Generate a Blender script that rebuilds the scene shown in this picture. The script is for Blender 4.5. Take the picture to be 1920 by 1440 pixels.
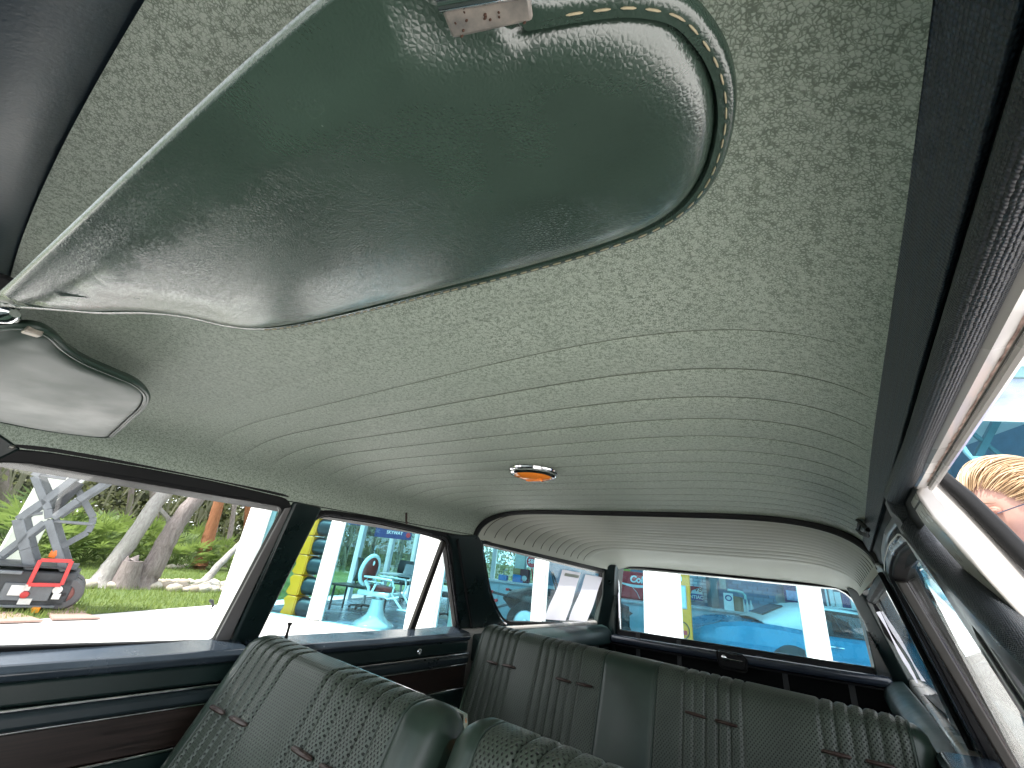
import bpy, bmesh, math, random
from mathutils import Vector, Matrix, Quaternion
random.seed(7)
R = math.radians
sc = bpy.context.scene
for o in list(bpy.data.objects):
    bpy.data.objects.remove(o)
col = sc.collection

# ---------------------------------------------------------------- camera
F, PX, PY = 775.0, 960.0, 720.0          # focal length and centre, in photo pixels (1920 x 1440)
ZC = 1.26                                # camera height above the pavement
CAM = Vector((0, 0, ZC))
def _axes():
    up = Vector((205, 1770, -F)).normalized()          # direction of the vertical vanishing point
    v = Vector((640, -402, -F)); f = (v - up * v.dot(up)).normalized()
    r = f.cross(up)
    return Matrix((r, f, up))
RC = _axes()                              # camera space -> world
cam = bpy.data.objects.new('camera', bpy.data.cameras.new('camera'))
col.objects.link(cam); sc.camera = cam
cam.data.sensor_fit = 'HORIZONTAL'; cam.data.sensor_width = 36.0
cam.data.lens = 36.0 * F / 1920.0
cam.data.clip_start = 0.01; cam.data.clip_end = 2000
cam.matrix_world = Matrix.Translation(CAM) @ RC.to_4x4()

# ---------------------------------------------------------------- world, sun, exposure
SUN_EL, SUN_AZ = 62.0, 200.0             # degrees; azimuth measured from +Y towards +X
w = bpy.data.worlds.new('World'); sc.world = w; w.use_nodes = True
nt = w.node_tree; nt.nodes.clear()
def wn(t, **k):
    n = nt.nodes.new(t)
    for a, b in k.items(): setattr(n, a, b)
    return n
sky = wn('ShaderNodeTexSky', sky_type='NISHITA', sun_disc=False)
sky.sun_elevation = R(SUN_EL); sky.sun_rotation = R(SUN_AZ); sky.air_density = 1.0; sky.dust_density = 1.5
tc = wn('ShaderNodeTexCoord')
mp = wn('ShaderNodeMapping'); mp.inputs['Scale'].default_value = (1, 1, 2.6)
nz = wn('ShaderNodeTexNoise'); nz.inputs['Scale'].default_value = 2.6; nz.inputs['Detail'].default_value = 9; nz.inputs['Roughness'].default_value = .58
rp = wn('ShaderNodeValToRGB'); rp.color_ramp.elements[0].position = .33; rp.color_ramp.elements[1].position = .52
mx = wn('ShaderNodeMixRGB'); mx.inputs['Color2'].default_value = (11.0, 11.2, 11.6, 1)
bg = wn('ShaderNodeBackground'); bg.inputs['Strength'].default_value = .12
ow = wn('ShaderNodeOutputWorld')
L = nt.links.new
L(tc.outputs['Generated'], mp.inputs['Vector']); L(mp.outputs['Vector'], nz.inputs['Vector'])
L(nz.outputs['Fac'], rp.inputs['Fac']); L(rp.outputs['Color'], mx.inputs['Fac'])
L(sky.outputs['Color'], mx.inputs['Color1']); L(mx.outputs['Color'], bg.inputs['Color']); L(bg.outputs['Background'], ow.inputs['Surface'])
sun = bpy.data.objects.new('sun', bpy.data.lights.new('sun', 'SUN')); col.objects.link(sun)
sun.data.energy = 4.0; sun.data.angle = R(3.0); sun.data.color = (1.0, .96, .9)
_d = Vector((math.sin(R(SUN_AZ)) * math.cos(R(SUN_EL)), math.cos(R(SUN_AZ)) * math.cos(R(SUN_EL)), math.sin(R(SUN_EL))))
sun.rotation_euler = (-_d).to_track_quat('-Z', 'Y').to_euler()
sc.view_settings.view_transform = 'Standard'; sc.view_settings.look = 'None'
sc.view_settings.exposure = 1.3; sc.view_settings.gamma = 1.0; sc.view_settings.use_curve_mapping = False
sc.render.engine = 'CYCLES'
sc.cycles.use_denoising = True; sc.cycles.denoising_prefilter = 'ACCURATE'; sc.cycles.denoiser = 'OPENIMAGEDENOISE'
sc.cycles.max_bounces = 10; sc.cycles.diffuse_bounces = 6; sc.cycles.glossy_bounces = 4
sc.cycles.transparent_max_bounces = 16; sc.cycles.transmission_bounces = 6
sc.cycles.caustics_reflective = False; sc.cycles.caustics_refractive = False
sc.cycles.sample_clamp_indirect = 6.0

# ---------------------------------------------------------------- pixel helpers: a photo pixel is a direction, the surface it lies on gives the distance
def ray(p):
    return (RC @ Vector((p[0] - PX, -(p[1] - PY), -F))).normalized()
def hit(p, p0, n):
    d = ray(p); t = (Vector(p0) - CAM).dot(Vector(n)) / d.dot(Vector(n)); return CAM + d * t
def on_x(p, x): return hit(p, (x, 0, 0), (1, 0, 0))
def on_y(p, y): return hit(p, (0, y, 0), (0, 1, 0))
def on_z(p, z): return hit(p, (0, 0, z), (0, 0, 1))
def W(x, y, z): return Vector((x, y, z + ZC))          # car coordinates: z is measured from the camera's height

# ---------------------------------------------------------------- materials
MATS = {}
class NT:
    def __init__(s, name):
        s.m = bpy.data.materials.new(name); s.m.use_nodes = True
        s.t = s.m.node_tree; s.b = s.t.nodes['Principled BSDF']; s.o = s.t.nodes['Material Output']
    def n(s, t, **k):
        q = s.t.nodes.new(t)
        for a, b in k.items():
            if a in q.inputs: q.inputs[a].default_value = b
            else: setattr(q, a, b)
        return q
    def l(s, a, b): s.t.links.new(a, b)
    def coords(s, scale=(1, 1, 1), kind='Object'):
        c = s.n('ShaderNodeTexCoord'); m = s.n('ShaderNodeMapping'); m.inputs['Scale'].default_value = scale
        s.l(c.outputs[kind], m.inputs['Vector']); return m.outputs['Vector']
    def ramp(s, fac, stops):
        r = s.n('ShaderNodeValToRGB'); e = r.color_ramp.elements
        while len(e) < len(stops): e.new(.5)
        for i, (p, c) in enumerate(stops):
            e[i].position = p; e[i].color = (*c, 1) if len(c) == 3 else c
        s.l(fac, r.inputs['Fac']); return r.outputs['Color']
    def bump(s, h, strength=.3, dist=.001, normal=None):
        b = s.n('ShaderNodeBump'); b.inputs['Strength'].default_value = strength; b.inputs['Distance'].default_value = dist
        s.l(h, b.inputs['Height'])
        if normal is not None: s.l(normal, b.inputs['Normal'])
        return b.outputs['Normal']
def g3(v): return (v, v, v)
def mat(name, c, rough=.5, metal=0., var=.12, vscale=6., bump=0., bscale=200., bdist=.001, spec=.5, coat=0., stretch=(1, 1, 1), c2=None, rvar=.1):
    """painted / moulded surface: base colour with uneven tone, a fine relief and uneven gloss"""
    if name in MATS: return MATS[name]
    q = NT(name); v = q.coords(stretch)
    nz = q.n('ShaderNodeTexNoise', Scale=vscale, Detail=5.0, Roughness=.6); q.l(v, nz.inputs['Vector'])
    lo = tuple(max(0, x * (1 - var)) for x in c); hi = tuple(min(1, x * (1 + var)) for x in (c2 or c))
    q.l(q.ramp(nz.outputs['Fac'], [(.3, lo), (.7, hi)]), q.b.inputs['Base Color'])
    q.l(q.ramp(nz.outputs['Fac'], [(.3, g3(max(.02, rough - rvar))), (.7, g3(min(1, rough + rvar)))]), q.b.inputs['Roughness'])
    q.b.inputs['Metallic'].default_value = metal; q.b.inputs['Specular IOR Level'].default_value = spec
    q.b.inputs['Coat Weight'].default_value = coat
    if bump:
        n2 = q.n('ShaderNodeTexNoise', Scale=bscale, Detail=3.0); q.l(v, n2.inputs['Vector'])
        q.l(q.bump(n2.outputs['Fac'], bump, bdist), q.b.inputs['Normal'])
    MATS[name] = q.m; return q.m
def glass(name, tint=(.95, .98, .97), refl=1.0, f0=.04):
    """thin pane: tinted see-through with a fresnel mirror on top"""
    q = NT(name); q.t.nodes.remove(q.b)
    t = q.n('ShaderNodeBsdfTransparent'); t.inputs['Color'].default_value = (*tint, 1)
    g = q.n('ShaderNodeBsdfGlossy'); g.inputs['Roughness'].default_value = .01; g.inputs['Color'].default_value = (refl, refl, refl, 1)
    ge = q.n('ShaderNodeNewGeometry'); dp = q.n('ShaderNodeVectorMath', operation='DOT_PRODUCT'); q.l(ge.outputs['Normal'], dp.inputs[0]); q.l(ge.outputs['Incoming'], dp.inputs[1])
    ab = q.n('ShaderNodeMath', operation='ABSOLUTE'); q.l(dp.outputs['Value'], ab.inputs[0])
    om = q.n('ShaderNodeMath', operation='SUBTRACT'); om.inputs[0].default_value = 1.0; q.l(ab.outputs[0], om.inputs[1])
    pw = q.n('ShaderNodeMath', operation='POWER'); q.l(om.outputs[0], pw.inputs[0]); pw.inputs[1].default_value = 5.0
    f = q.n('ShaderNodeMath', operation='MULTIPLY_ADD'); q.l(pw.outputs[0], f.inputs[0]); f.inputs[1].default_value = 1 - f0; f.inputs[2].default_value = f0
    m = q.n('ShaderNodeMixShader'); q.l(f.outputs[0], m.inputs['Fac']); q.l(t.outputs['BSDF'], m.inputs[1]); q.l(g.outputs['BSDF'], m.inputs[2])
    q.l(m.outputs['Shader'], q.o.inputs['Surface']); MATS[name] = q.m; return q.m

def headliner_mat():
    q = NT('headliner_vinyl'); v = q.coords()
    wz = q.n('ShaderNodeTexNoise', Scale=420.0, Detail=2.0); q.l(v, wz.inputs['Vector'])
    ms = q.n('ShaderNodeVectorMath', operation='MULTIPLY_ADD'); ms.inputs[1].default_value = g3(.0026); q.l(wz.outputs['Color'], ms.inputs[0]); q.l(v, ms.inputs[2])
    vo = q.n('ShaderNodeTexVoronoi', feature='DISTANCE_TO_EDGE', Scale=590.0); q.l(ms.outputs[0], vo.inputs['Vector'])
    br = q.n('ShaderNodeTexNoise', Scale=260.0, Detail=3.0); q.l(v, br.inputs['Vector'])      # the veins swell, thin out and break off
    sub = q.n('ShaderNodeMath', operation='MULTIPLY_ADD'); q.l(br.outputs['Fac'], sub.inputs[0]); sub.inputs[1].default_value = .55; sub.inputs[2].default_value = -.27
    ad = q.n('ShaderNodeMath', operation='ADD'); q.l(vo.outputs['Distance'], ad.inputs[0]); q.l(sub.outputs[0], ad.inputs[1])
    big = q.n('ShaderNodeTexNoise', Scale=5.0, Detail=4.0); q.l(v, big.inputs['Vector'])
    base = q.ramp(big.outputs['Fac'], [(.3, (.45, .51, .44)), (.7, (.50, .555, .485))])
    dark = q.n('ShaderNodeMixRGB', blend_type='MULTIPLY'); dark.inputs['Fac'].default_value = 1.0
    q.l(base, dark.inputs['Color1']); q.l(q.ramp(ad.outputs[0], [(-.03, (.38, .41, .38)), (.09, (.62, .65, .61)), (.22, (1, 1, 1))]), dark.inputs['Color2'])
    q.l(dark.outputs['Color'], q.b.inputs['Base Color'])
    q.b.inputs['Roughness'].default_value = .5; q.b.inputs['Specular IOR Level'].default_value = .35
    q.l(q.bump(q.ramp(ad.outputs[0], [(.0, g3(0)), (.3, g3(1))]), .35, .0008), q.b.inputs['Normal'])
    MATS['headliner_vinyl'] = q.m; return q.m

def leather_mat(name, c, rough=.36, bump=.25, crease=True, spec=.5, coat=0.):
    q = NT(name); v = q.coords()
    n1 = q.n('ShaderNodeTexNoise', Scale=16.0, Detail=5.0, Roughness=.55); q.l(v, n1.inputs['Vector'])
    lo = tuple(x * .8 for x in c); hi = tuple(x * 1.15 for x in c)
    q.l(q.ramp(n1.outputs['Fac'], [(.3, lo), (.7, hi)]), q.b.inputs['Base Color'])
    q.l(q.ramp(n1.outputs['Fac'], [(.3, g3(rough - .05)), (.7, g3(rough + .08))]), q.b.inputs['Roughness'])
    vo = q.n('ShaderNodeTexVoronoi', feature='DISTANCE_TO_EDGE', Scale=700.0); q.l(v, vo.inputs['Vector'])
    nb = q.bump(vo.outputs['Distance'], bump * .7, .0005)
    if crease:                                            # wrinkles stretched across the hide, in patches
        vs = q.coords((420, 150, 300)); wv = q.n('ShaderNodeTexNoise', Scale=1.0, Detail=4.0, Roughness=.65, Distortion=.6); q.l(vs, wv.inputs['Vector'])
        pm = q.n('ShaderNodeTexNoise', Scale=11.0, Detail=2.0); q.l(v, pm.inputs['Vector'])
        mu = q.n('ShaderNodeMath', operation='MULTIPLY'); q.l(q.ramp(pm.outputs['Fac'], [(.35, g3(0)), (.75, g3(1))]), mu.inputs[0]); q.l(wv.outputs['Fac'], mu.inputs[1])
        nb = q.bump(mu.outputs[0], bump, .0009, nb)
    q.l(nb, q.b.inputs['Normal']); q.b.inputs['Specular IOR Level'].default_value = spec; q.b.inputs['Coat Weight'].default_value = coat; q.b.inputs['Coat Roughness'].default_value = .2; MATS[name] = q.m; return q.m

def weave_mat(name, c, dark, w=.0085, h=.0052):
    """woven vinyl: staggered dark slots between raised straps, laid out in metres on the UV map"""
    q = NT(name); v = q.coords((1, 1, 1), 'UV')
    sp = q.n('ShaderNodeSeparateXYZ'); q.l(v, sp.inputs[0])
    def M(op, a, b=None, c_=None):
        k = q.n('ShaderNodeMath', operation=op)
        for i, x in enumerate((a, b, c_)):
            if x is None: continue
            if isinstance(x, (int, float)): k.inputs[i].default_value = x
            else: q.l(x, k.inputs[i])
        return k.outputs[0]
    row = M('DIVIDE', sp.outputs['Y'], h); fl = M('FLOOR', row); fy = M('SUBTRACT', row, fl)
    cx = M('ADD', M('DIVIDE', sp.outputs['X'], w), M('MULTIPLY', M('MODULO', fl, 2.0), .5)); fx = M('FRACT', cx)
    dx = M('ABSOLUTE', M('SUBTRACT', fx, .5)); dy = M('ABSOLUTE', M('SUBTRACT', fy, .5))
    d = M('ADD', M('POWER', M('DIVIDE', dx, .22), 2.0), M('POWER', M('DIVIDE', dy, .37), 2.0))
    n1 = q.n('ShaderNodeTexNoise', Scale=14.0, Detail=5.0); q.l(q.coords(), n1.inputs['Vector'])
    base = q.ramp(n1.outputs['Fac'], [(.3, tuple(x * .82 for x in c)), (.7, tuple(x * 1.15 for x in c))])
    mxr = q.n('ShaderNodeMixRGB'); mxr.inputs['Color1'].default_value = (*dark, 1); q.l(base, mxr.inputs['Color2'])
    q.l(q.ramp(d, [(.55, g3(0)), (1.1, g3(1))]), mxr.inputs['Fac'])
    q.l(mxr.outputs['Color'], q.b.inputs['Base Color']); q.b.inputs['Roughness'].default_value = .42
    q.l(q.bump(q.ramp(d, [(.2, g3(0)), (2.2, g3(1))]), 1.0, .0018), q.b.inputs['Normal'])
    MATS[name] = q.m; return q.m
def cloth_grain(name, c, sx=260, sy=420, sz=420, rough=.4, bump=.6):
    """pebbled vinyl piping: rows of small raised beads"""
    q = NT(name); v = q.coords((sx, sy, sz))
    vo = q.n('ShaderNodeTexVoronoi', feature='F1', Scale=1.0, Randomness=.25); q.l(v, vo.inputs['Vector'])
    q.l(q.ramp(vo.outputs['Distance'], [(.0, tuple(min(1, x * 1.7) for x in c)), (.6, tuple(x * .45 for x in c))]), q.b.inputs['Base Color'])
    q.b.inputs['Roughness'].default_value = rough
    iv = q.n('ShaderNodeMath', operation='MULTIPLY'); iv.inputs[1].default_value = -1; q.l(vo.outputs['Distance'], iv.inputs[0])
    q.l(q.bump(iv.outputs[0], bump, .0012), q.b.inputs['Normal']); MATS[name] = q.m; return q.m

M_head = headliner_mat()
M_leather = leather_mat('visor_leather', (.034, .058, .044), rough=.20, bump=.5, spec=1.0, coat=.7)
M_leather2 = leather_mat('visor_leather_smooth', (.030, .052, .040), rough=.36, bump=.10, crease=False, spec=.35)
M_door = mat('door_vinyl', (.007, .018, .0175), .36, bump=.2, bscale=500, var=.15)
M_black = mat('black_rubber', (.010, .010, .011), .6, bump=.15, bscale=300, spec=.25)
M_pill = mat('pillar_paint', (.006, .015, .015), .33, var=.2, bump=.08, bscale=700)
M_seat = leather_mat('seat_vinyl', (.023, .040, .030), rough=.33, bump=.2)
M_weave = weave_mat('seat_weave', (.052, .067, .052), (.005, .008, .006), .0078, .0048)
M_chrome = mat('chrome', (.78, .78, .8), .10, 1.0, var=.05, vscale=30, rvar=.05)
M_metal = mat('worn_metal', (.30, .29, .27), .38, .75, var=.3, vscale=60, c2=(.42, .37, .31))
M_cream = mat('cream_paint', (.50, .47, .45), .28, var=.05, coat=.3)
M_rust = mat('rusty_seam', (.22, .10, .07), .8, var=.6, vscale=90, c2=(.45, .33, .28))
M_grey = mat('grey_trim', (.20, .20, .225), .35, .3, var=.1)
M_wood = mat('wood_film', (.017, .0085, .007), .4, var=.55, vscale=9, stretch=(3, 1, 26))
M_thread = mat('thread', (.36, .31, .20), .7, var=.2, vscale=400)
M_bronze = mat('bronze_bar', (.055, .035, .03), .4, .2, var=.3, vscale=120)
M_strip = cloth_grain('rail_vinyl', (.022, .036, .058), 620, 520, 620, bump=1.0)
M_lace = cloth_grain('windlace_vinyl', (.022, .028, .036), 800, 620, 800, bump=1.0)
M_pane = glass('car_glass', (.965, .98, .975), f0=.03)
M_pane_bg = glass('tailgate_glass', (.93, .985, 1.0), f0=.025)

# ---------------------------------------------------------------- mesh helpers
class MB:
    def __init__(s): s.v = []; s.f = []; s.uv = {}
    def add(s, vs, fs, uvs=None):
        b = len(s.v); s.v += [Vector(v) for v in vs]
        for f in fs: s.f.append([i + b for i in f])
        if uvs:
            for i, u in enumerate(uvs): s.uv[b + i] = u
        return s
    def box(s, c, d, m=None):
        x, y, z = d[0] / 2, d[1] / 2, d[2] / 2
        vs = [Vector((a * x, b * y, e * z)) for a in (-1, 1) for b in (-1, 1) for e in (-1, 1)]
        if m is not None: vs = [m @ v for v in vs]
        vs = [v + Vector(c) for v in vs]
        return s.add(vs, [(0, 1, 3, 2), (4, 6, 7, 5), (0, 4, 5, 1), (2, 3, 7, 6), (0, 2, 6, 4), (1, 5, 7, 3)])
    def beam(s, a, b, w_, h_, up=(0, 0, 1)):
        """square bar from a to b"""
        a, b = Vector(a), Vector(b); d = (b - a); l = d.length; d.normalize()
        u = Vector(up); sd = d.cross(u)
        if sd.length < 1e-4: u = Vector((1, 0, 0)); sd = d.cross(u)
        sd.normalize(); u = sd.cross(d)
        vs = [p + sd * (i * w_ / 2) + u * (j * h_ / 2) for p in (a, b) for i, j in ((-1, -1), (1, -1), (1, 1), (-1, 1))]
        return s.add(vs, [(0, 1, 2, 3), (7, 6, 5, 4), (0, 4, 5, 1), (1, 5, 6, 2), (2, 6, 7, 3), (3, 7, 4, 0)])
    def prism(s, poly, off):
        n = len(poly); off = Vector(off); vs = [Vector(p) for p in poly] + [Vector(p) + off for p in poly]
        return s.add(vs, [list(range(n))[::-1], list(range(n, 2 * n))] + [(i, (i + 1) % n, n + (i + 1) % n, n + i) for i in range(n)])
    def loft(s, rings, closed=True, caps=True, uvs=None):
        n = len(rings[0]); vs = [v for r_ in rings for v in r_]; fs = []
        for i in range(len(rings) - 1):
            for j in range(n if closed else n - 1):
                k = (j + 1) % n; fs.append((i * n + j, i * n + k, (i + 1) * n + k, (i + 1) * n + j))
        if closed and caps: fs += [list(range(n))[::-1], [(len(rings) - 1) * n + j for j in range(n)]]
        return s.add(vs, fs, uvs)
    def tube(s, path, r, n=8, caps=True, flat=1.0, up=(0, 0, 1)):
        path = [Vector(p) for p in path]; rr = r if isinstance(r, (list, tuple)) else [r] * len(path); rings = []
        for i, p in enumerate(path):
            t = (path[min(i + 1, len(path) - 1)] - path[max(i - 1, 0)]).normalized()
            u = Vector(up); a = t.cross(u)
            if a.length < 1e-3: a = t.cross(Vector((1, 0, .1)))
            a.normalize(); b = a.cross(t)
            rings.append([p + a * (math.cos(k * 2 * math.pi / n) * rr[i]) + b * (math.sin(k * 2 * math.pi / n) * rr[i] * flat) for k in range(n)])
        return s.loft(rings, True, caps)
    def lathe(s, prof, c, n=20, axis=(0, 0, 1), caps=True, sx=1.0):
        q = Vector((0, 0, 1)).rotation_difference(Vector(axis)); c = Vector(c)
        rings = [[c + q @ Vector((r_ * math.cos(k * 2 * math.pi / n) * sx, r_ * math.sin(k * 2 * math.pi / n), z)) for k in range(n)] for r_, z in prof]
        return s.loft(rings, True, caps)
    def ball(s, c, r, n=12, m=8, mtx=None):
        r = Vector(r) if hasattr(r, '__len__') else Vector((r, r, r)); rings = []
        for i in range(m + 1):
            a = -math.pi / 2 + math.pi * (i + .02 if i == 0 else (i - .02 if i == m else i)) / m
            ring = [Vector((r.x * math.cos(a) * math.cos(k * 2 * math.pi / n), r.y * math.cos(a) * math.sin(k * 2 * math.pi / n), r.z * math.sin(a))) for k in range(n)]
            if mtx is not None: ring = [mtx @ v for v in ring]
            rings.append([v + Vector(c) for v in ring])
        return s.loft(rings)
    def ring(s, outer, inner, off):
        """frame: polygon with a hole (same point count), given thickness"""
        n = len(outer); off = Vector(off)
        vs = [Vector(p) for p in outer] + [Vector(p) for p in inner]; vs += [v + off for v in vs]
        fs = []
        for i in range(n):
            k = (i + 1) % n
            fs += [(i, k, n + k, n + i), (2 * n + i, 3 * n + i, 3 * n + k, 2 * n + k), (i, 2 * n + i, 2 * n + k, k), (n + i, n + k, 3 * n + k, 3 * n + i)]
        return s.add(vs, fs)
    def mesh(s, name, smooth=40):
        me = bpy.data.meshes.new(name); me.from_pydata([tuple(v) for v in s.v], [], s.f)
        if s.uv:
            ul = me.uv_layers.new(name='UVMap')
            for lp in me.loops: ul.data[lp.index].uv = s.uv.get(lp.vertex_index, (0, 0))
        bm = bmesh.new(); bm.from_mesh(me); bmesh.ops.recalc_face_normals(bm, faces=bm.faces); bm.to_mesh(me); bm.free()
        if smooth:
            me.shade_smooth(); me.set_sharp_from_angle(angle=R(smooth))
        me.update(); return me
    def build(s, name, m, parent=None, smooth=40, bevel=0, seg=2, subsurf=0, **tags):
        o = bpy.data.objects.new(name, s.mesh(name, smooth)); col.objects.link(o); o.data.materials.append(m)
        if bevel:
            b = o.modifiers.new('bevel', 'BEVEL'); b.width = bevel; b.segments = seg; b.limit_method = 'ANGLE'; b.angle_limit = R(35)
        if subsurf:
            b = o.modifiers.new('subsurf', 'SUBSURF'); b.levels = b.render_levels = subsurf
        if parent is not None: attach(o, parent)
        tag(o, **tags); return o
def wmat(o):
    m = o.matrix_basis.copy()
    return wmat(o.parent) @ o.matrix_parent_inverse @ m if o.parent else m
def attach(o, parent):
    o.parent = parent; o.matrix_parent_inverse = wmat(parent).inverted()
def tag(o, label=None, cat=None, group=None, kind=None):
    if label: o['label'] = label
    if cat: o['category'] = cat
    if group: o['group'] = group
    if kind: o['kind'] = kind
    return o
def empty(name, loc=(0, 0, 0), parent=None, **t):
    o = bpy.data.objects.new(name, None); col.objects.link(o); o.location = loc; o.empty_display_size = .1
    if parent is not None:
        o.location = Vector(loc); attach(o, parent)
    return tag(o, **t)
def copy_tree(o, parent=None, **t):
    c = o.copy(); col.objects.link(c)
    if parent is not None: c.parent = parent
    for ch in o.children: copy_tree(ch, c)
    return tag(c, **t)
def rounded(pts, rad, n=5):
    """round the corners of a closed polygon of 2-D points"""
    out = []; k = len(pts)
    for i in range(k):
        r_ = rad[i] if isinstance(rad, (list, tuple)) else rad
        p, a, b = Vector(pts[i]), Vector(pts[i - 1]), Vector(pts[(i + 1) % k])
        u, v = a - p, b - p; d = min(r_, u.length * .48, v.length * .48)
        s_, e = p + u.normalized() * d, p + v.normalized() * d
        for j in range(n + 1):
            t = j / n; out.append((s_ * (1 - t) ** 2 + p * 2 * t * (1 - t) + e * t * t))
    return out
def inset2(poly, d):
    """offset a closed 2-D polygon inwards (d>0) along its corner normals"""
    k = len(poly); A = sum(poly[i][0] * poly[(i + 1) % k][1] - poly[(i + 1) % k][0] * poly[i][1] for i in range(k)); sg = 1 if A > 0 else -1
    out = []
    for i in range(k):
        a, p, b = Vector(poly[i - 1]), Vector(poly[i]), Vector(poly[(i + 1) % k])
        e1 = (p - a); e2 = (b - p)
        if e1.length < 1e-9: e1 = e2
        if e2.length < 1e-9: e2 = e1
        n1 = Vector((-e1.y, e1.x)).normalized() * sg; n2 = Vector((-e2.y, e2.x)).normalized() * sg
        n_ = n1 + n2; n_ = n_.normalized() if n_.length > 1e-6 else n1
        out.append(p + n_ * (d / max(.5, n_.dot(n1))))
    return out
def smoothstep(a, b, x):
    t = min(1, max(0, (x - a) / (b - a))); return t * t * (3 - 2 * t)
# ================================================================ the station wagon
CX = -.555                                               # centre line of the car; the camera is by the driver's door
car = empty('station_wagon', (CX, 1.2, 0), label='old station wagon with dark green vinyl seats and pale green ribbed headliner, driver door open', cat='car')
def hw(z, y): return .615 + (.10 - z) * .30 - .035 * min(1, max(0, (y - 1.4) / 1.2))
def S(side, y, z, d=0.): return W(CX + side * (hw(z, y) - d), y, z)
def yz(p, side=-1):
    """photo pixel on the car's side wall -> (y, z)"""
    y = 1.0
    for _ in range(12):
        x0 = CX + side * hw(.10, y)
        q = hit(p, (x0, 0, ZC + .10), (1, 0, side * .30)); y = q.y
    return Vector((q.y, q.z - ZC))
def YZ(pts, side=-1): return [yz(p, side) for p in pts]

# ---------------------------------------------------------------- headliner and roof
EDGE = 1.03
def arch(u, zs, A): return zs + A * math.sqrt(max(0, 1 - min(1, abs(u / EDGE)) ** 6))
def head_z(x, y):
    u = (x - CX) / .6; return arch(u, .085, .125 - .012 * min(1, max(0, y / 1.33)))
def front_edge(x): return -.043 + .014 * ((x - CX) / .36) ** 2
rib0, ribp = .3887 - 5 * .0745, .0745
def us(n, lo, hi):
    """samples across the roof, dense towards the coves"""
    f = lambda t: math.copysign(1 - (1 - abs(t)) ** 2.0, t) * EDGE
    g = lambda u: math.copysign(1 - math.sqrt(max(0, 1 - abs(u) / EDGE)), u)
    a, b = g(lo), g(hi); return [f(a + (b - a) * i / n) for i in range(n + 1)]
ys = []
k = 0
while True:
    y0 = rib0 + (k - 1) * ribp
    for f in (0, .035, .1, .22, .36, .5, .64, .78, .9, .965):
        y = y0 + f * ribp
        if y < 1.318: ys.append(y)
    k += 1
    if y0 > 1.32: break
ys = [y for y in ys if y > .0] + [1.318]
U = us(110, -EDGE, .992)
m = MB(); rows = []
front = [-.06, -.03, .0]
for i, y in enumerate([None] * 8 + ys):
    row = []
    for u in U:
        x = CX + u * .6
        yy = y if y is not None else front_edge(x) + (ys[0] - front_edge(x)) * i / 8
        ph = (yy - rib0) / ribp; f = ph - math.floor(ph)
        amp = .0030 * (.35 + .65 * smoothstep(.15, .42, yy)) * smoothstep(1.0, .80, abs(u)) if yy > rib0 else 0
        z = head_z(x, yy) - amp * (math.sin(math.pi * f) ** .45)
        row.append(W(x, yy, z))
    rows.append(row)
m.loft(rows, closed=False)
headliner = m.build('headliner', M_head, car, smooth=60, label='pale green crackle-grain headliner with sewn cross seams')

for k in range(4, 17):                                    # shade of the sewn seams, put in as a thin dark tube per crease
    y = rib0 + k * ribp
    if y < 1.31: MB().tube([W(CX + u * .6, y, head_z(CX + u * .6, y) - .0003) for u in us(70, -.92, .985)], [(.0009 if y > .35 else .0004) * (.15 + .85 * min(1, j / 14, (70 - j) / 14)) for j in range(71)], 5, up=(0, 1, 0)).build('seam_shade', mat('front_seam_shade', (.13, .15, .115), .8), headliner)
def rear_sec(y):
    t = (y - 1.335) / (2.615 - 1.335)
    zc = [(0, .198), (.3, .188), (.55, .168), (.75, .135), (.9, .097), (1.0, .066)]
    for (a, za), (b, zb) in zip(zc, zc[1:]):
        if a <= t <= b + 1e-6: c = za + (zb - za) * (t - a) / (b - a); break
    zs = .080 - .050 * t; half = .618 - .045 * t; return zs, c - zs, half
m = MB(); rows = []; rr0, rrp = 1.372, .0685
ry = [1.33, 1.345] + [rr0 + (k - 1) * rrp + f * rrp for k in range(1, 14) for f in (0, .03, .08, .2, .36, .5, .64, .8, .92, .97)] + [2.27 + .342 * i / 24 for i in range(25)]
ry = sorted(set(y for y in ry if 1.33 <= y <= 2.612))
for y in ry:
    zs, A, half = rear_sec(max(1.335, y)); row = []; tt = (y - 1.33) / 1.282
    for u in us(70, -EDGE, EDGE):
        ph = (y - rr0) / rrp; f = ph - math.floor(ph); amp = .0065 * smoothstep(2.27, 2.23, y) * smoothstep(1.03, .985, abs(u)) if y > rr0 else 0
        z = zs + A * math.sqrt(max(0, 1 - min(1, abs(u / EDGE)) ** (6 + 1.5 * tt))) - amp * math.sin(math.pi * f) ** .42
        row.append(W(CX + u * half / EDGE, y, z))
    rows.append(row)
m.loft(rows, closed=False); rh = m.build('rear_headliner', mat('rear_headliner_cloth', (.45, .465, .40), .6, var=.06, bump=.25, bscale=900), car, smooth=60, label='ribbed pale grey headliner over the cargo bay')
for k in range(13):                                       # crease shade of the rear seams, built as dark tubes
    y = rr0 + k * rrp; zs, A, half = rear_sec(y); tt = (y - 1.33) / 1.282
    MB().tube([W(CX + u * half / EDGE, y, zs + A * math.sqrt(max(0, 1 - min(1, abs(u / EDGE)) ** (6 + 1.5 * tt))) - .001) for u in us(50, -EDGE * .995, EDGE * .995)], .0017, 5, up=(0, 1, 0)).build('seam_shade', mat('rear_seam_shade', (.10, .10, .09), .8), rh)
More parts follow.
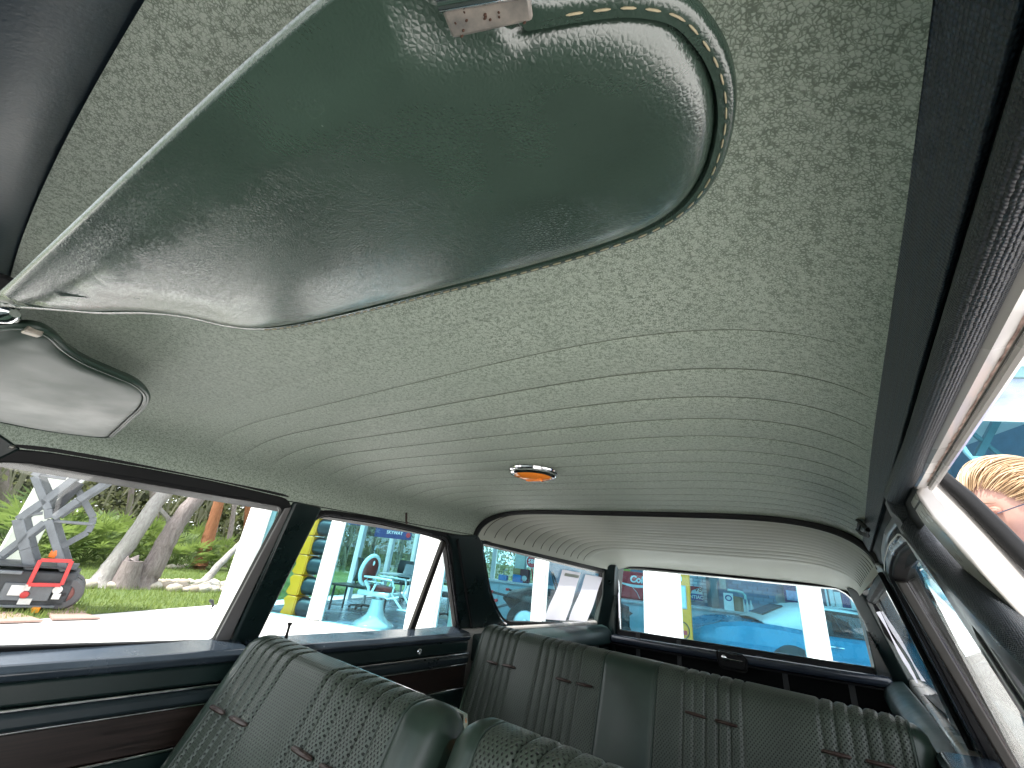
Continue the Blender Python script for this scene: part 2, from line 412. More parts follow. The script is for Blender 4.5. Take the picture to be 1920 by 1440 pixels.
# roof bow between the two: dark padded band with a chrome strip behind it
m = MB(); pth = [W(CX + u * .6, 1.322, head_z(CX + u * .6, 1.32) - .006) for u in us(60, -EDGE, EDGE)]
m.tube(pth, .011, 8, up=(0, 1, 0)); bow = m.build('roof_bow', M_black, car)
m = MB(); m.tube([p + Vector((0, .014, -.004)) for p in pth], .0035, 6, up=(0, 1, 0)); m.build('chrome_strip', M_chrome, bow)
# outer roof skin
m = MB(); rows = []
for i in range(24):
    y = -.16 + 2.88 * i / 23; row = []
    zc = .255 if y < 1.4 else .255 - .16 * ((y - 1.4) / 1.32) ** 1.8
    for j in range(33):
        t = -1 + 2 * j / 32; u = math.copysign(1 - (1 - abs(t)) ** 1.8, t)
        row.append(W(CX + u * ((.621 if y < .75 else .64) - .03 * max(0, (y - 1.4) / 1.3)), y, .102 - .04 * max(0, (y - 1.3) / 1.4) + (zc - .102) * math.sqrt(max(0, 1 - abs(u) ** 4))))
    rows.append(row)
m.loft(rows, closed=False); m.build('roof', M_cream, car, smooth=60)

# windscreen header: dark vinyl roll that bows with the glass, two screws
m = MB(); prof = [(.004, .012), (-.002, .0), (-.012, -.012), (-.030, -.022), (-.060, -.026), (-.11, -.022), (-.16, -.012), (-.16, .05)]; rows = []
for u in us(48, -EDGE, EDGE):
    x = CX + u * .6; e = front_edge(x); rows.append([W(x, e + a, head_z(x, 0) + b) for a, b in prof])
m.loft(rows, closed=False); hdr = m.build('windscreen_header', mat('header_vinyl', (.022, .036, .050), .36, bump=.15, bscale=500), car, smooth=60)
def screw(p, ax, r, parent):
    m = MB(); m.lathe([(r, -.001), (r, .0008), (r * .7, .0022), (r * .25, .0027)], p, 14, ax); return m.build('screw', M_metal, parent)
q = on_z((20, 158), ZC + .19)
screw(W(q.x, front_edge(q.x) - .032, head_z(q.x, 0) - .0245), (0, .2, -1), .006, hdr)
# corner trims over the front pillars
for sd in (-1, 1):
    if sd > 0: continue
    poly = YZ([(40, 842), (-20, 800), (-160, 760), (-420, 900), (-520, 1200), (-330, 1220), (-200, 905), (-60, 862), (0, 862)])
    m = MB(); m.prism([S(sd, a, b, .004) for a, b in poly], Vector((sd * .05, 0, 0))); pil = m.build('front_pillar', M_pill, car, bevel=.004)
    a = yz((22, 839)); screw(S(sd, a[0], a[1], .0055), (1, 0, 0), .004, pil)

# ---------------------------------------------------------------- side walls, built once in (y, z) and used on both sides
front_open = rounded(YZ([(-420, 1225), (-210, 905), (-60, 866), (60, 869), (250, 897), (400, 923), (533, 952), (402, 1201)]), [.02, .10, .03, .03, .05, .05, .022, .012])
rear_open = rounded(YZ([(472, 1200), (588, 966), (700, 982), (790, 1001), (833, 1014), (856, 1188)]), [.012, .05, .04, .04, .02, .018])
quart_open = rounded(YZ([(903, 1019), (1131, 1074), (1123, 1169), (945, 1165), (921, 1120)]), [.012, .01, .012, .06, .12])
def side_poly(sd, pts, d): return [S(sd, a, b, d) for a, b in pts]
def band(sd, pts, d0, d1):
    """flat piece of the side wall from inset d0 (inner face) to d1"""
    m = MB(); n = len(pts); vs = side_poly(sd, pts, d0) + side_poly(sd, pts, d1)
    return m.add(vs, [list(range(n))[::-1], list(range(n, 2 * n))] + [(i, (i + 1) % n, n + (i + 1) % n, n + i) for i in range(n)])
def frame(sd, inner, out, d0, d1, inn=0.):
    a = inset2(inner, -out); b = inset2(inner, -inn) if inn else inner; n = len(a)
    m = MB(); vs = side_poly(sd, a, d0) + side_poly(sd, b, d0) + side_poly(sd, a, d1) + side_poly(sd, b, d1); fs = []
    for i in range(n):
        k = (i + 1) % n
        fs += [(i, k, n + k, n + i), (2 * n + i, 3 * n + i, 3 * n + k, 2 * n + k), (i, 2 * n + i, 2 * n + k, k), (n + i, n + k, 3 * n + k, 3 * n + i)]
    return m.add(vs, fs)
def pane(sd, pts, d): return band(sd, pts, d, d - .004)
BELT = -.243
def door_panel(sd, y0, y1, name, lab, rear=False):
    """lower half of a door: outer skin, padded ledge, vinyl, bright strips, armrest band and wood film"""
    xi = .645                                             # inner face, distance from the centre line
    def bx(z0, z1, d, mt, nm, par, bev=.003, ya=y0, yb=y1):
        m = MB(); a = CX + sd * (xi - d); b = CX + sd * (xi + .05)
        m.box(W((a + b) / 2, (ya + yb) / 2, (z0 + z1) / 2), (abs(a - b), yb - ya, z1 - z0)); return m.build(nm, mt, par, bevel=bev)
    m = MB()                                              # outer skin
    pts = [(.715, BELT - .012), (.755, BELT - .012), (.80, -.45), (.81, -.75), (.76, -.98), (.70, -.98), (.70, -.5)]
    m.prism([W(CX + sd * a, y0, z) for a, z in pts], (0, y1 - y0, 0)); door = m.build(name, M_cream, car, bevel=.008, label=lab)
    m = MB(); pts = [(.725, BELT - .001), (.725, BELT - .03), (.655, BELT - .04), (.640, BELT - .034), (.637, BELT - .022), (.648, BELT - .010)]
    m.prism([W(CX + sd * a, y0, z) for a, z in pts], (0, y1 - y0, 0)); m.build('belt_ledge', mat('ledge_paint', (.028, .038, .052), .20, var=.15, vscale=12, spec=.8), door, bevel=.003)
    bx(-.318, BELT - .036, .0, M_door, 'upper_panel', door, .006)
    bx(-.3235, -.3185, .006, M_chrome, 'chrome_strip', door, .0015)
    bx(-.352, -.3240, .012, mat('armrest_vinyl', (.020, .030, .036), .34, bump=.15, bscale=400), 'armrest_band', door, .008)
    bx(-.3565, -.3525, .004, M_chrome, 'chrome_strip', door, .0012)
    bx(-.425, -.357, .0, M_wood, 'wood_panel', door, .002)
    bx(-.4305, -.4255, .005, M_chrome, 'chrome_strip', door, .0015)
    bx(-.92, -.431, .0, M_door, 'lower_panel', door, .004)
    return door
def knob(sd, y, door, z=BELT):
    m = MB(); m.lathe([(.0055, -.02), (.0042, .0), (.0032, .012), (.0034, .026), (.0062, .031), (.0062, .034), (.003, .0345)], S(sd, y, z, .022), 12); m.build('lock_knob', M_black, door)

fd = door_panel(-1, -.35, .585, 'front_door', 'passenger front door with wood-film strip and its window rolled up')
frame(-1, front_open, .024, .002, -.018).build('window_frame', M_black, fd, bevel=.003)
frame(-1, front_open, .034, -.0015, -.018, .024).build('weatherstrip', M_black, fd, bevel=.002)
a = YZ([(533, 953), (546, 951), (426, 1206), (402, 1201)]); band(-1, a, .005, -.02).build('glass_run', mat('glass_run', (.20, .19, .19), .4, .4), fd, bevel=.002)
pane(-1, front_open, -.014).build('window_pane', M_pane, fd, smooth=0)
b_y0, b_y1 = yz((549, 948)), yz((593, 967))
for sd in (-1, 1):
    nm = 'passenger' if sd < 0 else 'driver'
    rd = door_panel(sd, .60, 1.40, 'rear_door', nm + ' side rear door with vent window', True)
    frame(sd, rear_open, .020, .004, -.018).build('window_frame', M_black, rd, bevel=.003)
    frame(sd, rear_open, .010, .010, .0, .004).build('trim_band', mat('frame_trim', (.03, .03, .035), .3, .2), rd, bevel=.002)
    if sd > 0:
        frame(sd, rear_open, .033, .006, -.03, .024).build('grey_reveal', M_grey, rd, bevel=.002)
        frame(sd, rear_open, .0125, .0115, .002, .0105).build('chrome_bead', M_chrome, rd)
    bar = YZ([(829, 1016), (836, 1016), (772, 1196), (762, 1197)])
    band(sd, bar, .004, -.013).build('division_bar', mat('division_bar', (.035, .03, .028), .35, .3), rd, bevel=.003)
    pane(sd, rear_open, -.014).build('window_pane', M_pane, rd, smooth=0)
    knob(sd, yz((527, 1197))[0], rd)
    m = MB(); c = on_x((784, 1222), CX - .645); c = W(CX + sd * .643, c.y, c.z - ZC); m.lathe([(.010, 0), (.010, .004), (.006, .006), (.005, .003)], c, 14, (-sd, 0, 0)); m.build('lock_button', M_chrome, rd)
    # centre pillar
    if sd < 0:
        poly = YZ([(549, 940), (600, 952), (593, 967), (477, 1204), (440, 1290), (395, 1290), (430, 1204)])
        band(sd, poly, .014, -.04).build('centre_pillar', M_pill, car, bevel=.006)
    # rear pillar between rear door and quarter window
    poly = YZ([(838, 1003), (893, 1003), (901, 1016), (905, 1050), (914, 1108), (930, 1150), (948, 1172), (948, 1215), (868, 1215), (861, 1190), (846, 1030)])
    band(sd, poly, .012, -.04).build('rear_pillar', M_pill, car, bevel=.006)
    m = MB(); pth = [S(sd, *yz(p), .016) for p in ((852, 1012), (860, 1060), (870, 1120), (878, 1170), (880, 1205), (862, 1260), (815, 1335))]
    m.tube(pth, .006, 6).build('door_seal', M_black, car)
    # quarter window
    qw = frame(sd, quart_open, .014, .006, -.03).build('quarter_window', M_black, car, bevel=.003, label=nm + ' side cargo quarter window in a black rubber gasket')
    m = MB(); g = inset2(quart_open, -.014); m.tube(side_poly(sd, [g[i] for i in list(range(20, len(g))) + [0]], .009), .0035, 6).build('chrome_bead', M_chrome, qw)
    pane(sd, quart_open, -.012).build('window_pane', M_pane, qw, smooth=0)
    # quarter trim: a padded ledge under the window, then the cargo side wall
    m = MB(); y0, y1 = 1.46, 2.60
    pts = [(.70, -.262), (.66, -.272), (.635, -.292), (.625, -.33), (.63, -.352), (.70, -.36)]
    m.loft([[W(CX + sd * (a - .035 * max(0, (y - 1.4) / 1.2)), y, z) for a, z in pts] for y in (y0, 1.8, 2.2, y1)])
    qt = m.build('quarter_trim', mat('quarter_trim', (.018, .038, .038), .42, bump=.1, bscale=600), car, bevel=.008)
    m = MB(); m.box(W(CX + sd * .635, 2.02, -.64), (.05, 1.15, .57)); m.build('cargo_side', M_pill, car, bevel=.006)
    m = MB(); m.box(W(CX + sd * .605, 2.1, -.372), (.02, .9, .008)); m.build('trim_rib', M_door, qt, bevel=.002)
    m = MB(); pts = [(.68, -.25), (.715, -.25), (.775, -.45), (.79, -.75), (.75, -.98), (.66, -.98)]
    m.prism([W(CX + sd * a, 1.40, z) for a, z in pts], (0, 1.35, 0)); m.build('rear_quarter_panel', M_cream, car, bevel=.01)
    # rail above the windows
    m = MB(); rail = []
    for i in range(26):
        ya = -.10 if sd < 0 else .60; y = ya + (2.60 - ya) * i / 25
        zz = .088 if y < 1.36 else .088 - .060 * (y - 1.36) / 1.2
        rail.append([S(sd, y, zz + dz, d) for dz, d in ((.006, .0), (.008, -.05 if sd < 0 else -.010), (-.022, -.05 if sd < 0 else -.010), (-.012, -.001))])
    m.loft(rail); m.build('side_rail', M_black, car)

# ---------------------------------------------------------------- driver's doorway: vinyl strip, windlace, painted flange, open door jamb
Y0, Y1 = -.12, 1.40
def roll_y(y): return smoothstep(.75, 1.35, y)
m = MB(); rows = []
for i in range(60):
    y = Y0 + (Y1 - Y0) * i / 59
    row = []
    for t in (-.25, 0, .12, .3, .5, .7, .82, .90, .94):
        xa = .0425 - .003 * smoothstep(.0, .6, y); x = xa + (.0495 - xa) * t; z = .1445 - .0300 * t + .004 * math.sin(math.pi * min(1, t)) * -.5
        row.append(W(x, y, z))
    rows.append(row)
m.loft(rows, closed=False); strip = m.build('roof_rail_trim', M_strip, car, smooth=60, label='pebbled black vinyl strip along the driver side roof rail')
MB().tube([W(.0508, y, .1195) for y in (-.12, .3, .7, 1.1, 1.4)], .004, 6).build('rail_gap_filler', mat('gap_black', (.003, .003, .004), .8), car)
sm = strip.modifiers.new('solid', 'SOLIDIFY'); sm.thickness = .0025
B = lambda p, d=0.: S(1, *yz(p, 1), d)
pth = [W(.0540, y, .1070) for y in (-.12, -.05, .0, .05, .1, .15, .2, .25, .3, .35, .40, .45)] + [B((1690, 928), .004), B((1703, 955), .004), B((1722, 985), .004), B((1760, 1035), .004), B((1820, 1097), .003), B((1920, 1197), .002), B((2050, 1325), .0), B((2250, 1520), .0)]
rad = [.0077] * 10 + [.008, .009, .010, .0105, .011, .0115, .012, .0125, .0125, .0125]
m = MB(); m.tube(pth, rad, 14).build('windlace', M_lace, car, smooth=80, label='pebbled black windlace round the driver doorway')
m = MB(); rows = []
for i in range(40):                                      # painted roof flange outside the windlace
    y = Y0 + .64 * i / 39
    rows.append([W(.0570, y, .1015), W(.0600, y, .0985), W(.0672, y, .1000), W(.0672, y, .112), W(.0570, y, .112)])
fl = MB().loft(rows).build('doorway_flange', M_cream, car, label='white painted flange over the driver doorway with a rusty seam')
m = MB(); rows = []
random.seed(3)
for i in range(120):
    y = Y0 + .60 * i / 119; a = .0004 * random.random(); wd = .0006 + .0011 * random.random() * (.4 + .6 * math.sin(i * .31) ** 2)
    rows.append([W(.0652 - wd + a, y, .0996 - .0003), W(.0656, y, .0993), W(.0660, y, .0999)])
MB().loft(rows).build('rust_line', M_rust, fl)
m = MB(); m.tube([W(.0690, y, .0985) for y in (-.12, .2, .5)], .0024, 8).build('drip_rail', M_cream, fl)
m = MB(); rows = []
for i in range(20):                                      # cover between the roof strip and the rear door frame
    y = .50 + .90 * i / 19; rows.append([W(.0470, y, .126), W(.0515, y, .118), W(.0570, y, .108), S(1, y, .088, .004), S(1, y, .075, .003)])
MB().loft(rows, closed=False).build('rail_cover', M_black, car, smooth=60)
# door jamb (centre pillar of the driver's side): its painted face looks forward through the open doorway
JY = .50
J = lambda p, y=JY: on_y(p, y)
jl = [(1716, 924), (1745, 968), (1800, 1030), (1920, 1160), (2050, 1300), (2250, 1520)]; jr = [(1738, 880), (1768, 905), (1830, 966), (1920, 1062), (2100, 1285), (2330, 1520)]
poly = [J(p) for p in jl] + [J(p, JY + .012) for p in reversed(jr)]
jamb = MB().prism(poly, (0, .05, 0)).build('centre_pillar', M_cream, car, bevel=.003, label='cream painted centre pillar of the open driver doorway')
m = MB(); m.tube([J(p, JY + .006) for p in ((1736, 874), (1760, 888), (1810, 932), (1870, 992), (1938, 1062), (2118, 1250), (2348, 1490))], [.003, .0052, .0062, .0066, .0066, .0066, .0066], 10).build('weatherstrip', M_black, jamb)
poly = YZ([(1664, 930), (1684, 930), (1700, 960), (1760, 1055), (1920, 1232), (2050, 1365), (2200, 1520), (2130, 1520), (1905, 1250), (1745, 1070), (1680, 965)], 1)
band(1, poly, .006, -.03).build('pillar_cover', mat('pillar_cover', (.12, .12, .125), .3, .5), jamb, bevel=.003)

# ---------------------------------------------------------------- tailgate
TY = 2.62
def T(p, y=TY): q = on_y(p, y); return Vector((q.x, q.z - ZC))
top_open = rounded([T(p) for p in ((1158, 1064), (1380, 1083), (1594, 1103), (1662, 1257), (1410, 1219), (1162, 1181))], [.03, .02, .10, .012, .01, .012], 6)
def tg(pts, y): return [W(a, y, z) for a, z in pts]
n = len(top_open)
m = MB(); m.ring(tg(inset2(top_open, -.03), TY), tg(top_open, TY), (0, .04, 0)); gate = m.build('tailgate', M_black, car, bevel=.004, label='tailgate with roll-down window and chrome latch')
m = MB(); o_ = inset2(top_open, -.001); i_ = inset2(top_open, .0045); m.ring(tg(o_, TY - .004), tg(i_, TY - .004), (0, .012, 0)); m.build('chrome_bead', M_chrome, gate)
m = MB(); m.prism(tg(top_open, TY + .022), (0, .004, 0)); m.build('window_pane', M_pane_bg, gate, smooth=0)
# sill, inner panel with straps, latch
bl, br_ = T((1150, 1184)), T((1668, 1262)); slope = (br_.y - bl.y) / (br_.x - bl.x)
def sill(dz0, dz1, ya, yb, nm, mt, par, x0=-1.15, x1=.075, bev=.006):
    m = MB(); vs = []
    for x in (x0, x1):
        zz = bl.y + slope * (x - bl.x)
        vs.append([W(x, ya, zz + dz0), W(x, yb, zz + dz0), W(x, yb, zz + dz1), W(x, ya, zz + dz1)])
    m.loft(vs); return m.build(nm, mt, par, bevel=bev)
sl = sill(-.052, -.010, 2.555, 2.66, 'sill', mat('sill_vinyl', (.026, .034, .050), .22, bump=.1, bscale=500, spec=.8), gate, bev=.016)
sill(-.060, -.0545, 2.565, 2.60, 'sill_seam', M_chrome if False else M_black, gate, bev=.002)
sill(-.60, -.056, 2.60, 2.62, 'inner_panel', mat('tailgate_panel', (.003, .0035, .004), .6, bump=.2, bscale=300, spec=.1), gate, -1.13, .06, .002)
for px in (1197, 1275, 1470, 1590):
    q = on_y((px, 1250), 2.598); m = MB(); m.box(W(q.x, 2.596, -.42), (.022, .008, .30)); m.build('panel_strap', mat('panel_strap', (.03, .032, .034), .45), gate, bevel=.002)
lc = on_y((1371, 1238), 2.548); lz = lc.z - ZC
m = MB(); pl = rounded([(-.062, .030), (.062, .024), (.060, -.035), (-.050, -.036)], .018); m.prism([W(lc.x + a, 2.548, lz + b) for a, b in pl], (0, .03, 0)); lt = m.build('latch', M_black, gate, bevel=.006)
m = MB(); pl2 = inset2(pl, -.008); pl3 = inset2(pl, -.002); m.ring([W(lc.x + a, 2.55, lz + b) for a, b in pl2], [W(lc.x + a, 2.55, lz + b) for a, b in pl3], (0, .01, 0)); m.build('latch_bezel', M_black, lt, bevel=.002)
m = MB(); m.box(W(lc.x + .012, 2.544, lz + .002), (.075, .008, .007)); m.lathe([(.014, 0), (.013, .008), (.006, .010)], W(lc.x - .03, 2.548, lz + .004), 16, (0, -1, 0)); m.build('latch_handle', M_chrome, lt, bevel=.001)
# rear corner pillars
for sd in (-1, 1):
    m = MB(); rings = []
    for z, yq, tx in ((-.62, 2.58, .560), (-.27, 2.575, .560), (-.10, 2.54, .555), (.02, 2.475, .545), (.065, 2.46, .535)):
        xo = hw(z, 2.58)
        rings.append([W(CX + sd * (xo - .010), yq, z), W(CX + sd * (xo - .055), yq + .05, z), W(CX + sd * (tx + .022), 2.60, z), W(CX + sd * (tx + .01), 2.66, z), W(CX + sd * (xo + .01), 2.68, z), W(CX + sd * (xo + .03), yq + .03, z)])
    m.loft(rings).build('corner_pillar', M_pill, car, smooth=30, bevel=.004)
m = MB(); m.prism([W(-1.20, 2.66, -.30), W(.09, 2.66, -.30), W(.10, 2.70, -.98), W(-1.21, 2.70, -.98)], (0, .05, 0)).build('tailgate_skin', M_cream, gate, bevel=.01)
m = MB(); m.box(W(CX, 2.64, .085), (1.10, .10, .05)); m.build('rear_header', M_black, car, bevel=.01)
m = MB(); m.box(W(CX, 1.3, -.97), (1.50, 3.3, .04)); m.build('floor_pan', mat('floor_carpet', (.012, .02, .018), .9, bump=.6, bscale=500), car)
m = MB(); m.box(W(CX, 2.1, -.58), (1.24, .95, .04)); m.build('cargo_floor', mat('floor_carpet', (.012, .02, .018), .9), car)

# ---------------------------------------------------------------- sun visors
def poly3(pts, plane_fn): return [plane_fn(p) for p in pts]
def catmull(pts, n=6, closed=True):
    out = []; k = len(pts)
    for i in range(k if closed else k - 1):
        p0, p1, p2, p3 = [Vector(pts[(i + j) % k] if closed else pts[min(max(i + j, 0), k - 1)]) for j in (-1, 0, 1, 2)]
        for t in [j / n for j in range(n)]:
            out.append(.5 * ((2 * p1) + (p2 - p0) * t + (2 * p0 - 5 * p1 + 4 * p2 - p3) * t * t + (3 * p1 - p0 - 3 * p2 + p3) * t ** 3))
    return out
def visor(outline, pfn, nrm, th, mt, welt, name, lab, hinge):
    """padded board: outline on its own plane, domed pad towards the cabin, flat border welt; hinge(q) -> True where the edge is a plain roll"""
    from mathutils.geometry import delaunay_2d_cdt
    P = [pfn(p) for p in outline]; c = sum(P, Vector()) / len(P); nrm = Vector(nrm).normalized()
    e1 = (P[len(P) // 2] - P[0]).normalized(); e1 = (e1 - nrm * e1.dot(nrm)).normalized(); e2 = nrm.cross(e1)
    P2 = [Vector(((p - c).dot(e1), (p - c).dot(e2))) for p in P]; n = len(P2)
    roll = [hinge(p) for p in outline]
    to3 = lambda q, h: c + e1 * q[0] + e2 * q[1] + nrm * h
    def dist(q):
        dw = dr = 9.
        for i in range(n):
            a, b = P2[i], P2[(i + 1) % n]; ab = b - a; t = max(0, min(1, (q - a).dot(ab) / max(1e-12, ab.dot(ab)))); d_ = (q - a - ab * t).length
            if roll[i] and roll[(i + 1) % n]: dr = min(dr, d_)
            else: dw = min(dw, d_)
        return dw, dr
    def inside(q):
        k = False
        for i in range(n):
            a, b = P2[i], P2[(i + 1) % n]
            if (a.y > q.y) != (b.y > q.y) and q.x < (b.x - a.x) * (q.y - a.y) / (b.y - a.y) + a.x: k = not k
        return k
    def height(dw, dr):
        dome = lambda d_, r_, h: h * math.sqrt(max(0, 1 - (1 - min(1, d_ / r_)) ** 2))
        hr = dome(dr, .0014, .0024) + .0062 * smoothstep(0, .022, dr)
        if dw < welt: hw_ = dome(dw, .0016, .0032)
        elif dw < welt + .0008: hw_ = .0008
        else: hw_ = .0012 + dome(dw - welt - .0008, .016, .0052) + .0022 * smoothstep(.012, .06, dw)
        return -min(hr, hw_)
    pts = list(P2); rings = (.0006, .0016, welt * .6, welt - .0003, welt + .0003, welt + .0009, welt + .0018, welt + .0035, welt + .006, welt + .010, welt + .015)
    for ins in rings:
        for q in inset2(P2, ins):
            if inside(q):
                dw, dr = dist(q)
                if min(dw, dr) > ins * .96: pts.append(q)
    xs_ = [q.x for q in P2]; ys_ = [q.y for q in P2]; x = min(xs_)
    while x < max(xs_):
        y = min(ys_)
        while y < max(ys_):
            q = Vector((x + random.uniform(-.0004, .0004), y + random.uniform(-.0004, .0004)))
            if inside(q) and min(dist(q)) > welt + .017: pts.append(q)
            y += .005
        x += .005
    ov, oe, of, *_ = delaunay_2d_cdt(pts, [(i, (i + 1) % n) for i in range(n)], [], 1, 1e-6)
    m = MB(); vs = []
    for q in ov: dw, dr = dist(q); vs.append(to3(q, height(dw, dr) if min(dw, dr) > 1e-5 else 0))
    m.add(vs, [f for f in of])
    m.loft([[to3(q, 0) for q in P2], [to3(q, .0022) for q in inset2(P2, .0008)], [to3(q, th * .5) for q in inset2(P2, .004)]], True, False)
    m.add([to3(q, th * .5) for q in inset2(P2, .004)], [list(range(n))])
    o = m.build(name, mt, car, smooth=50, label=lab)
    return o, P2, to3
VN = Vector((.012, -.20, 1)).normalized()
vfn = lambda p, h=0.: hit(p, CAM + Vector((0, 0, .112)) - VN * h, VN)
vo_px = [(640, -40), (470, 105), (300, 262), (150, 405), (20, 528), (-30, 575), (30, 571), (120, 577), (200, 583), (280, 583), (350, 590), (420, 606), (480, 613), (540, 610), (640, 591), (820, 547), (1000, 502), (1140, 461), (1235, 424), (1300, 380), (1345, 322), (1372, 250), (1382, 180), (1374, 110), (1345, 45), (1290, -15), (1200, -36), (1100, -28), (1000, -10), (920, 0), (840, -10), (780, -55), (700, -80)]
outl = catmull(vo_px, 5)
v1, V2, V3 = visor(outl, vfn, VN, .012, M_leather, .0056, 'sun_visor', 'large dark green leather driver sun visor with tan stitching', lambda p: (p[0] < 700 and p[1] < 600 - .93 * p[0]) or (p[0] < 990 and p[1] < 20))
st = inset2(V2, .0032); m = MB(); acc = 0; seg = []
i0 = [i for i, p in enumerate(outl) if p[0] > 500 and p[1] > -60 and (p[1] > 240 or p[0] > 1000)]
pts = [V3(st[i], -.0034) for i in i0]
dense = []
for a, b in zip(pts, pts[1:]):
    kk = max(1, int((b - a).length / .0007)); dense += [a.lerp(b, j / kk) for j in range(kk)]
run = 0; cur = []
for a, b in zip(dense, dense[1:]):
    l_ = (b - a).length
    if l_ > .02: cur = []; continue
    run += l_
    if (run % .0060) < .0048: cur.append(a)
    else:
        if len(cur) > 2: m.tube(cur, [.0001] + [.00028] * (len(cur) - 2) + [.0001], 5)
        cur = []
m.build('stitching', M_thread, v1)
# hinge bracket on the driver's visor
m = MB(); c4 = [vfn(p, .0102) for p in ((822, 8), (992, -22), (1000, 41), (848, 75))]
m.prism(c4, VN * .0016); m.build('hinge_bracket', mat('rusty_plate', (.27, .265, .25), .5, .5, var=.3, vscale=160, c2=(.33, .29, .25)), v1, bevel=.0008)
random.seed(11); m = MB()
for k in range(13):
    s_, t_ = random.uniform(.1, .9), random.uniform(.1, .95); p = c4[0].lerp(c4[1], s_).lerp(c4[3].lerp(c4[2], s_), t_) - VN * .0002
    m.ball(p, (.0002 + .0003 * random.random(), .00028, .00012), 8, 4)
m.build('rust_spots', mat('rust_spot', (.06, .03, .02), .9), v1)
m = MB(); m.tube([vfn((822, 2), .0092), vfn((1010, -30), .0092)], .0020, 10).build('hinge_rod', M_chrome, v1)
# passenger's visor
PN = Vector((-.085, -.10, 1)).normalized()
pfn = lambda p: hit(p, CAM + Vector((-.6, 0, .157)), PN)
o2 = catmull([(-140, 640), (-60, 618), (20, 606), (70, 611), (105, 628), (130, 652), (165, 675), (215, 697), (258, 716), (281, 738), (276, 760), (250, 785), (222, 810), (205, 818), (130, 811), (60, 800), (0, 788), (-80, 770), (-150, 740)], 5)
v2, V22, V23 = visor(o2, pfn, PN, .012, M_leather2, .007, 'sun_visor', 'passenger sun visor in glossy dark green vinyl beside the mirror bracket', lambda p: False)
m = MB(); g = inset2(V22, .004); m.tube([V23(q, -.0036) for q in g] + [V23(g[0], -.0036)], .0012, 6).build('welt_cord', M_leather2, v2)
m = MB(); a, b = pfn((48, 610)), pfn((80, 620)); m.beam(a - PN * .004, b - PN * .004, .012, .006); m.build('hinge_clip', M_metal, v2, bevel=.001)
# centre bracket with a chrome ferrule
m = MB(); a, b = on_z((-60, 585), ZC + .15), on_z((28, 588), ZC + .15); m.tube([a, a.lerp(b, .5), a.lerp(b, .85), b], [.011, .011, .010, .004], 14, flat=.8); br = m.build('visor_bracket', M_chrome, car)
m = MB(); m.box((a + b) / 2 + Vector((-.02, -.004, .018)), (.07, .03, .03)); m.build('bracket_base', M_black, br, bevel=.006)

# ---------------------------------------------------------------- dome lamp and coat hooks
dl = on_z((1000, 886), ZC + .195); dz = head_z(dl.x, dl.y) - .004
c = W(dl.x, dl.y, dz)
m = MB(); m.lathe([(.052, .002), (.056, -.001), (.055, -.004), (.051, -.006), (.052, -.010), (.049, -.013), (.044, -.0135), (.043, -.008)], c, 36); lamp = m.build('dome_lamp', M_chrome, car, label='round chrome dome lamp with amber lens')
m = MB(); m.lathe([(.0435, -.011), (.039, -.0155), (.029, -.019), (.014, -.021), (.002, -.0215)], c, 30)
q = NT('amber_lens'); q.b.inputs['Base Color'].default_value = (.95, .28, .04, 1); q.b.inputs['Roughness'].default_value = .12; q.b.inputs['Subsurface Weight'].default_value = .4; q.b.inputs['Subsurface Radius'].default_value = (.02, .008, .003)
m.build('lens', q.m, lamp)
m = MB(); m.box(c + Vector((.004, 0, -.0215)), (.040, .012, .005)); m.build('lens_rib', q.m, lamp, bevel=.002)
def hook(side, p):
    y, z = yz(p, side); o = S(side, y, z, .008 if side < 0 else .004); n_ = Vector((-side, 0, -.25)).normalized()
    m = MB(); m.tube([o + Vector((0, 0, .018)), o + n_ * .006, o + n_ * .012 + Vector((0, 0, -.014)), o + n_ * .018 + Vector((0, 0, -.008))], .0034, 8)
    m.build('coat_hook', M_bronze, car)
hook(-1, (757, 972))
hp = [on_x(p, .030) for p in ((1594, 966), (1600, 985), (1614, 1000), (1626, 1004), (1627, 994), (1612, 978))]
m = MB(); m.tube(hp + [hp[0]], .003, 8); m.tube([hp[2].lerp(hp[1], .3), hp[5]], .003, 8); m.build('coat_hook', M_black, car)
# ================================================================ seats
def seat_profile(a, H, Rt, Tk):
    """side view of a backrest: front face (bottom to top), rolled top, back face. returns [(y,z,s)] with the top of the front face's roll at the origin's height"""
    ca, sa = math.cos(a), math.sin(a); pts = []; s_ = 0
    for i in range(15): t = i / 14; pts.append((-(1 - t) * H * sa, -(1 - t) * H * ca + 0, .0))
    # roll: half circle in the plane, radius Rt, centre behind the front face
    c = Vector((Rt * ca, -Rt * sa))
    for i in range(1, 13):
        th = math.pi * i / 12; v = Vector((-ca, sa)) * math.cos(th) + Vector((sa, ca)) * math.sin(th); q = c + v * Rt; pts.append((q.x, q.y, 0))
    e = pts[-1]
    for i in range(1, 5): t = i / 4; pts.append((e[0] - t * H * sa * .7, e[1] - t * H * ca, 0))
    out = []
    for i, p in enumerate(pts):
        if i: s_ += math.hypot(p[0] - pts[i - 1][0], p[1] - pts[i - 1][1])
        out.append((p[0], p[1], s_))
    top = max(p[1] for p in out); return [(y, z - top, s_) for y, z, s_ in out]
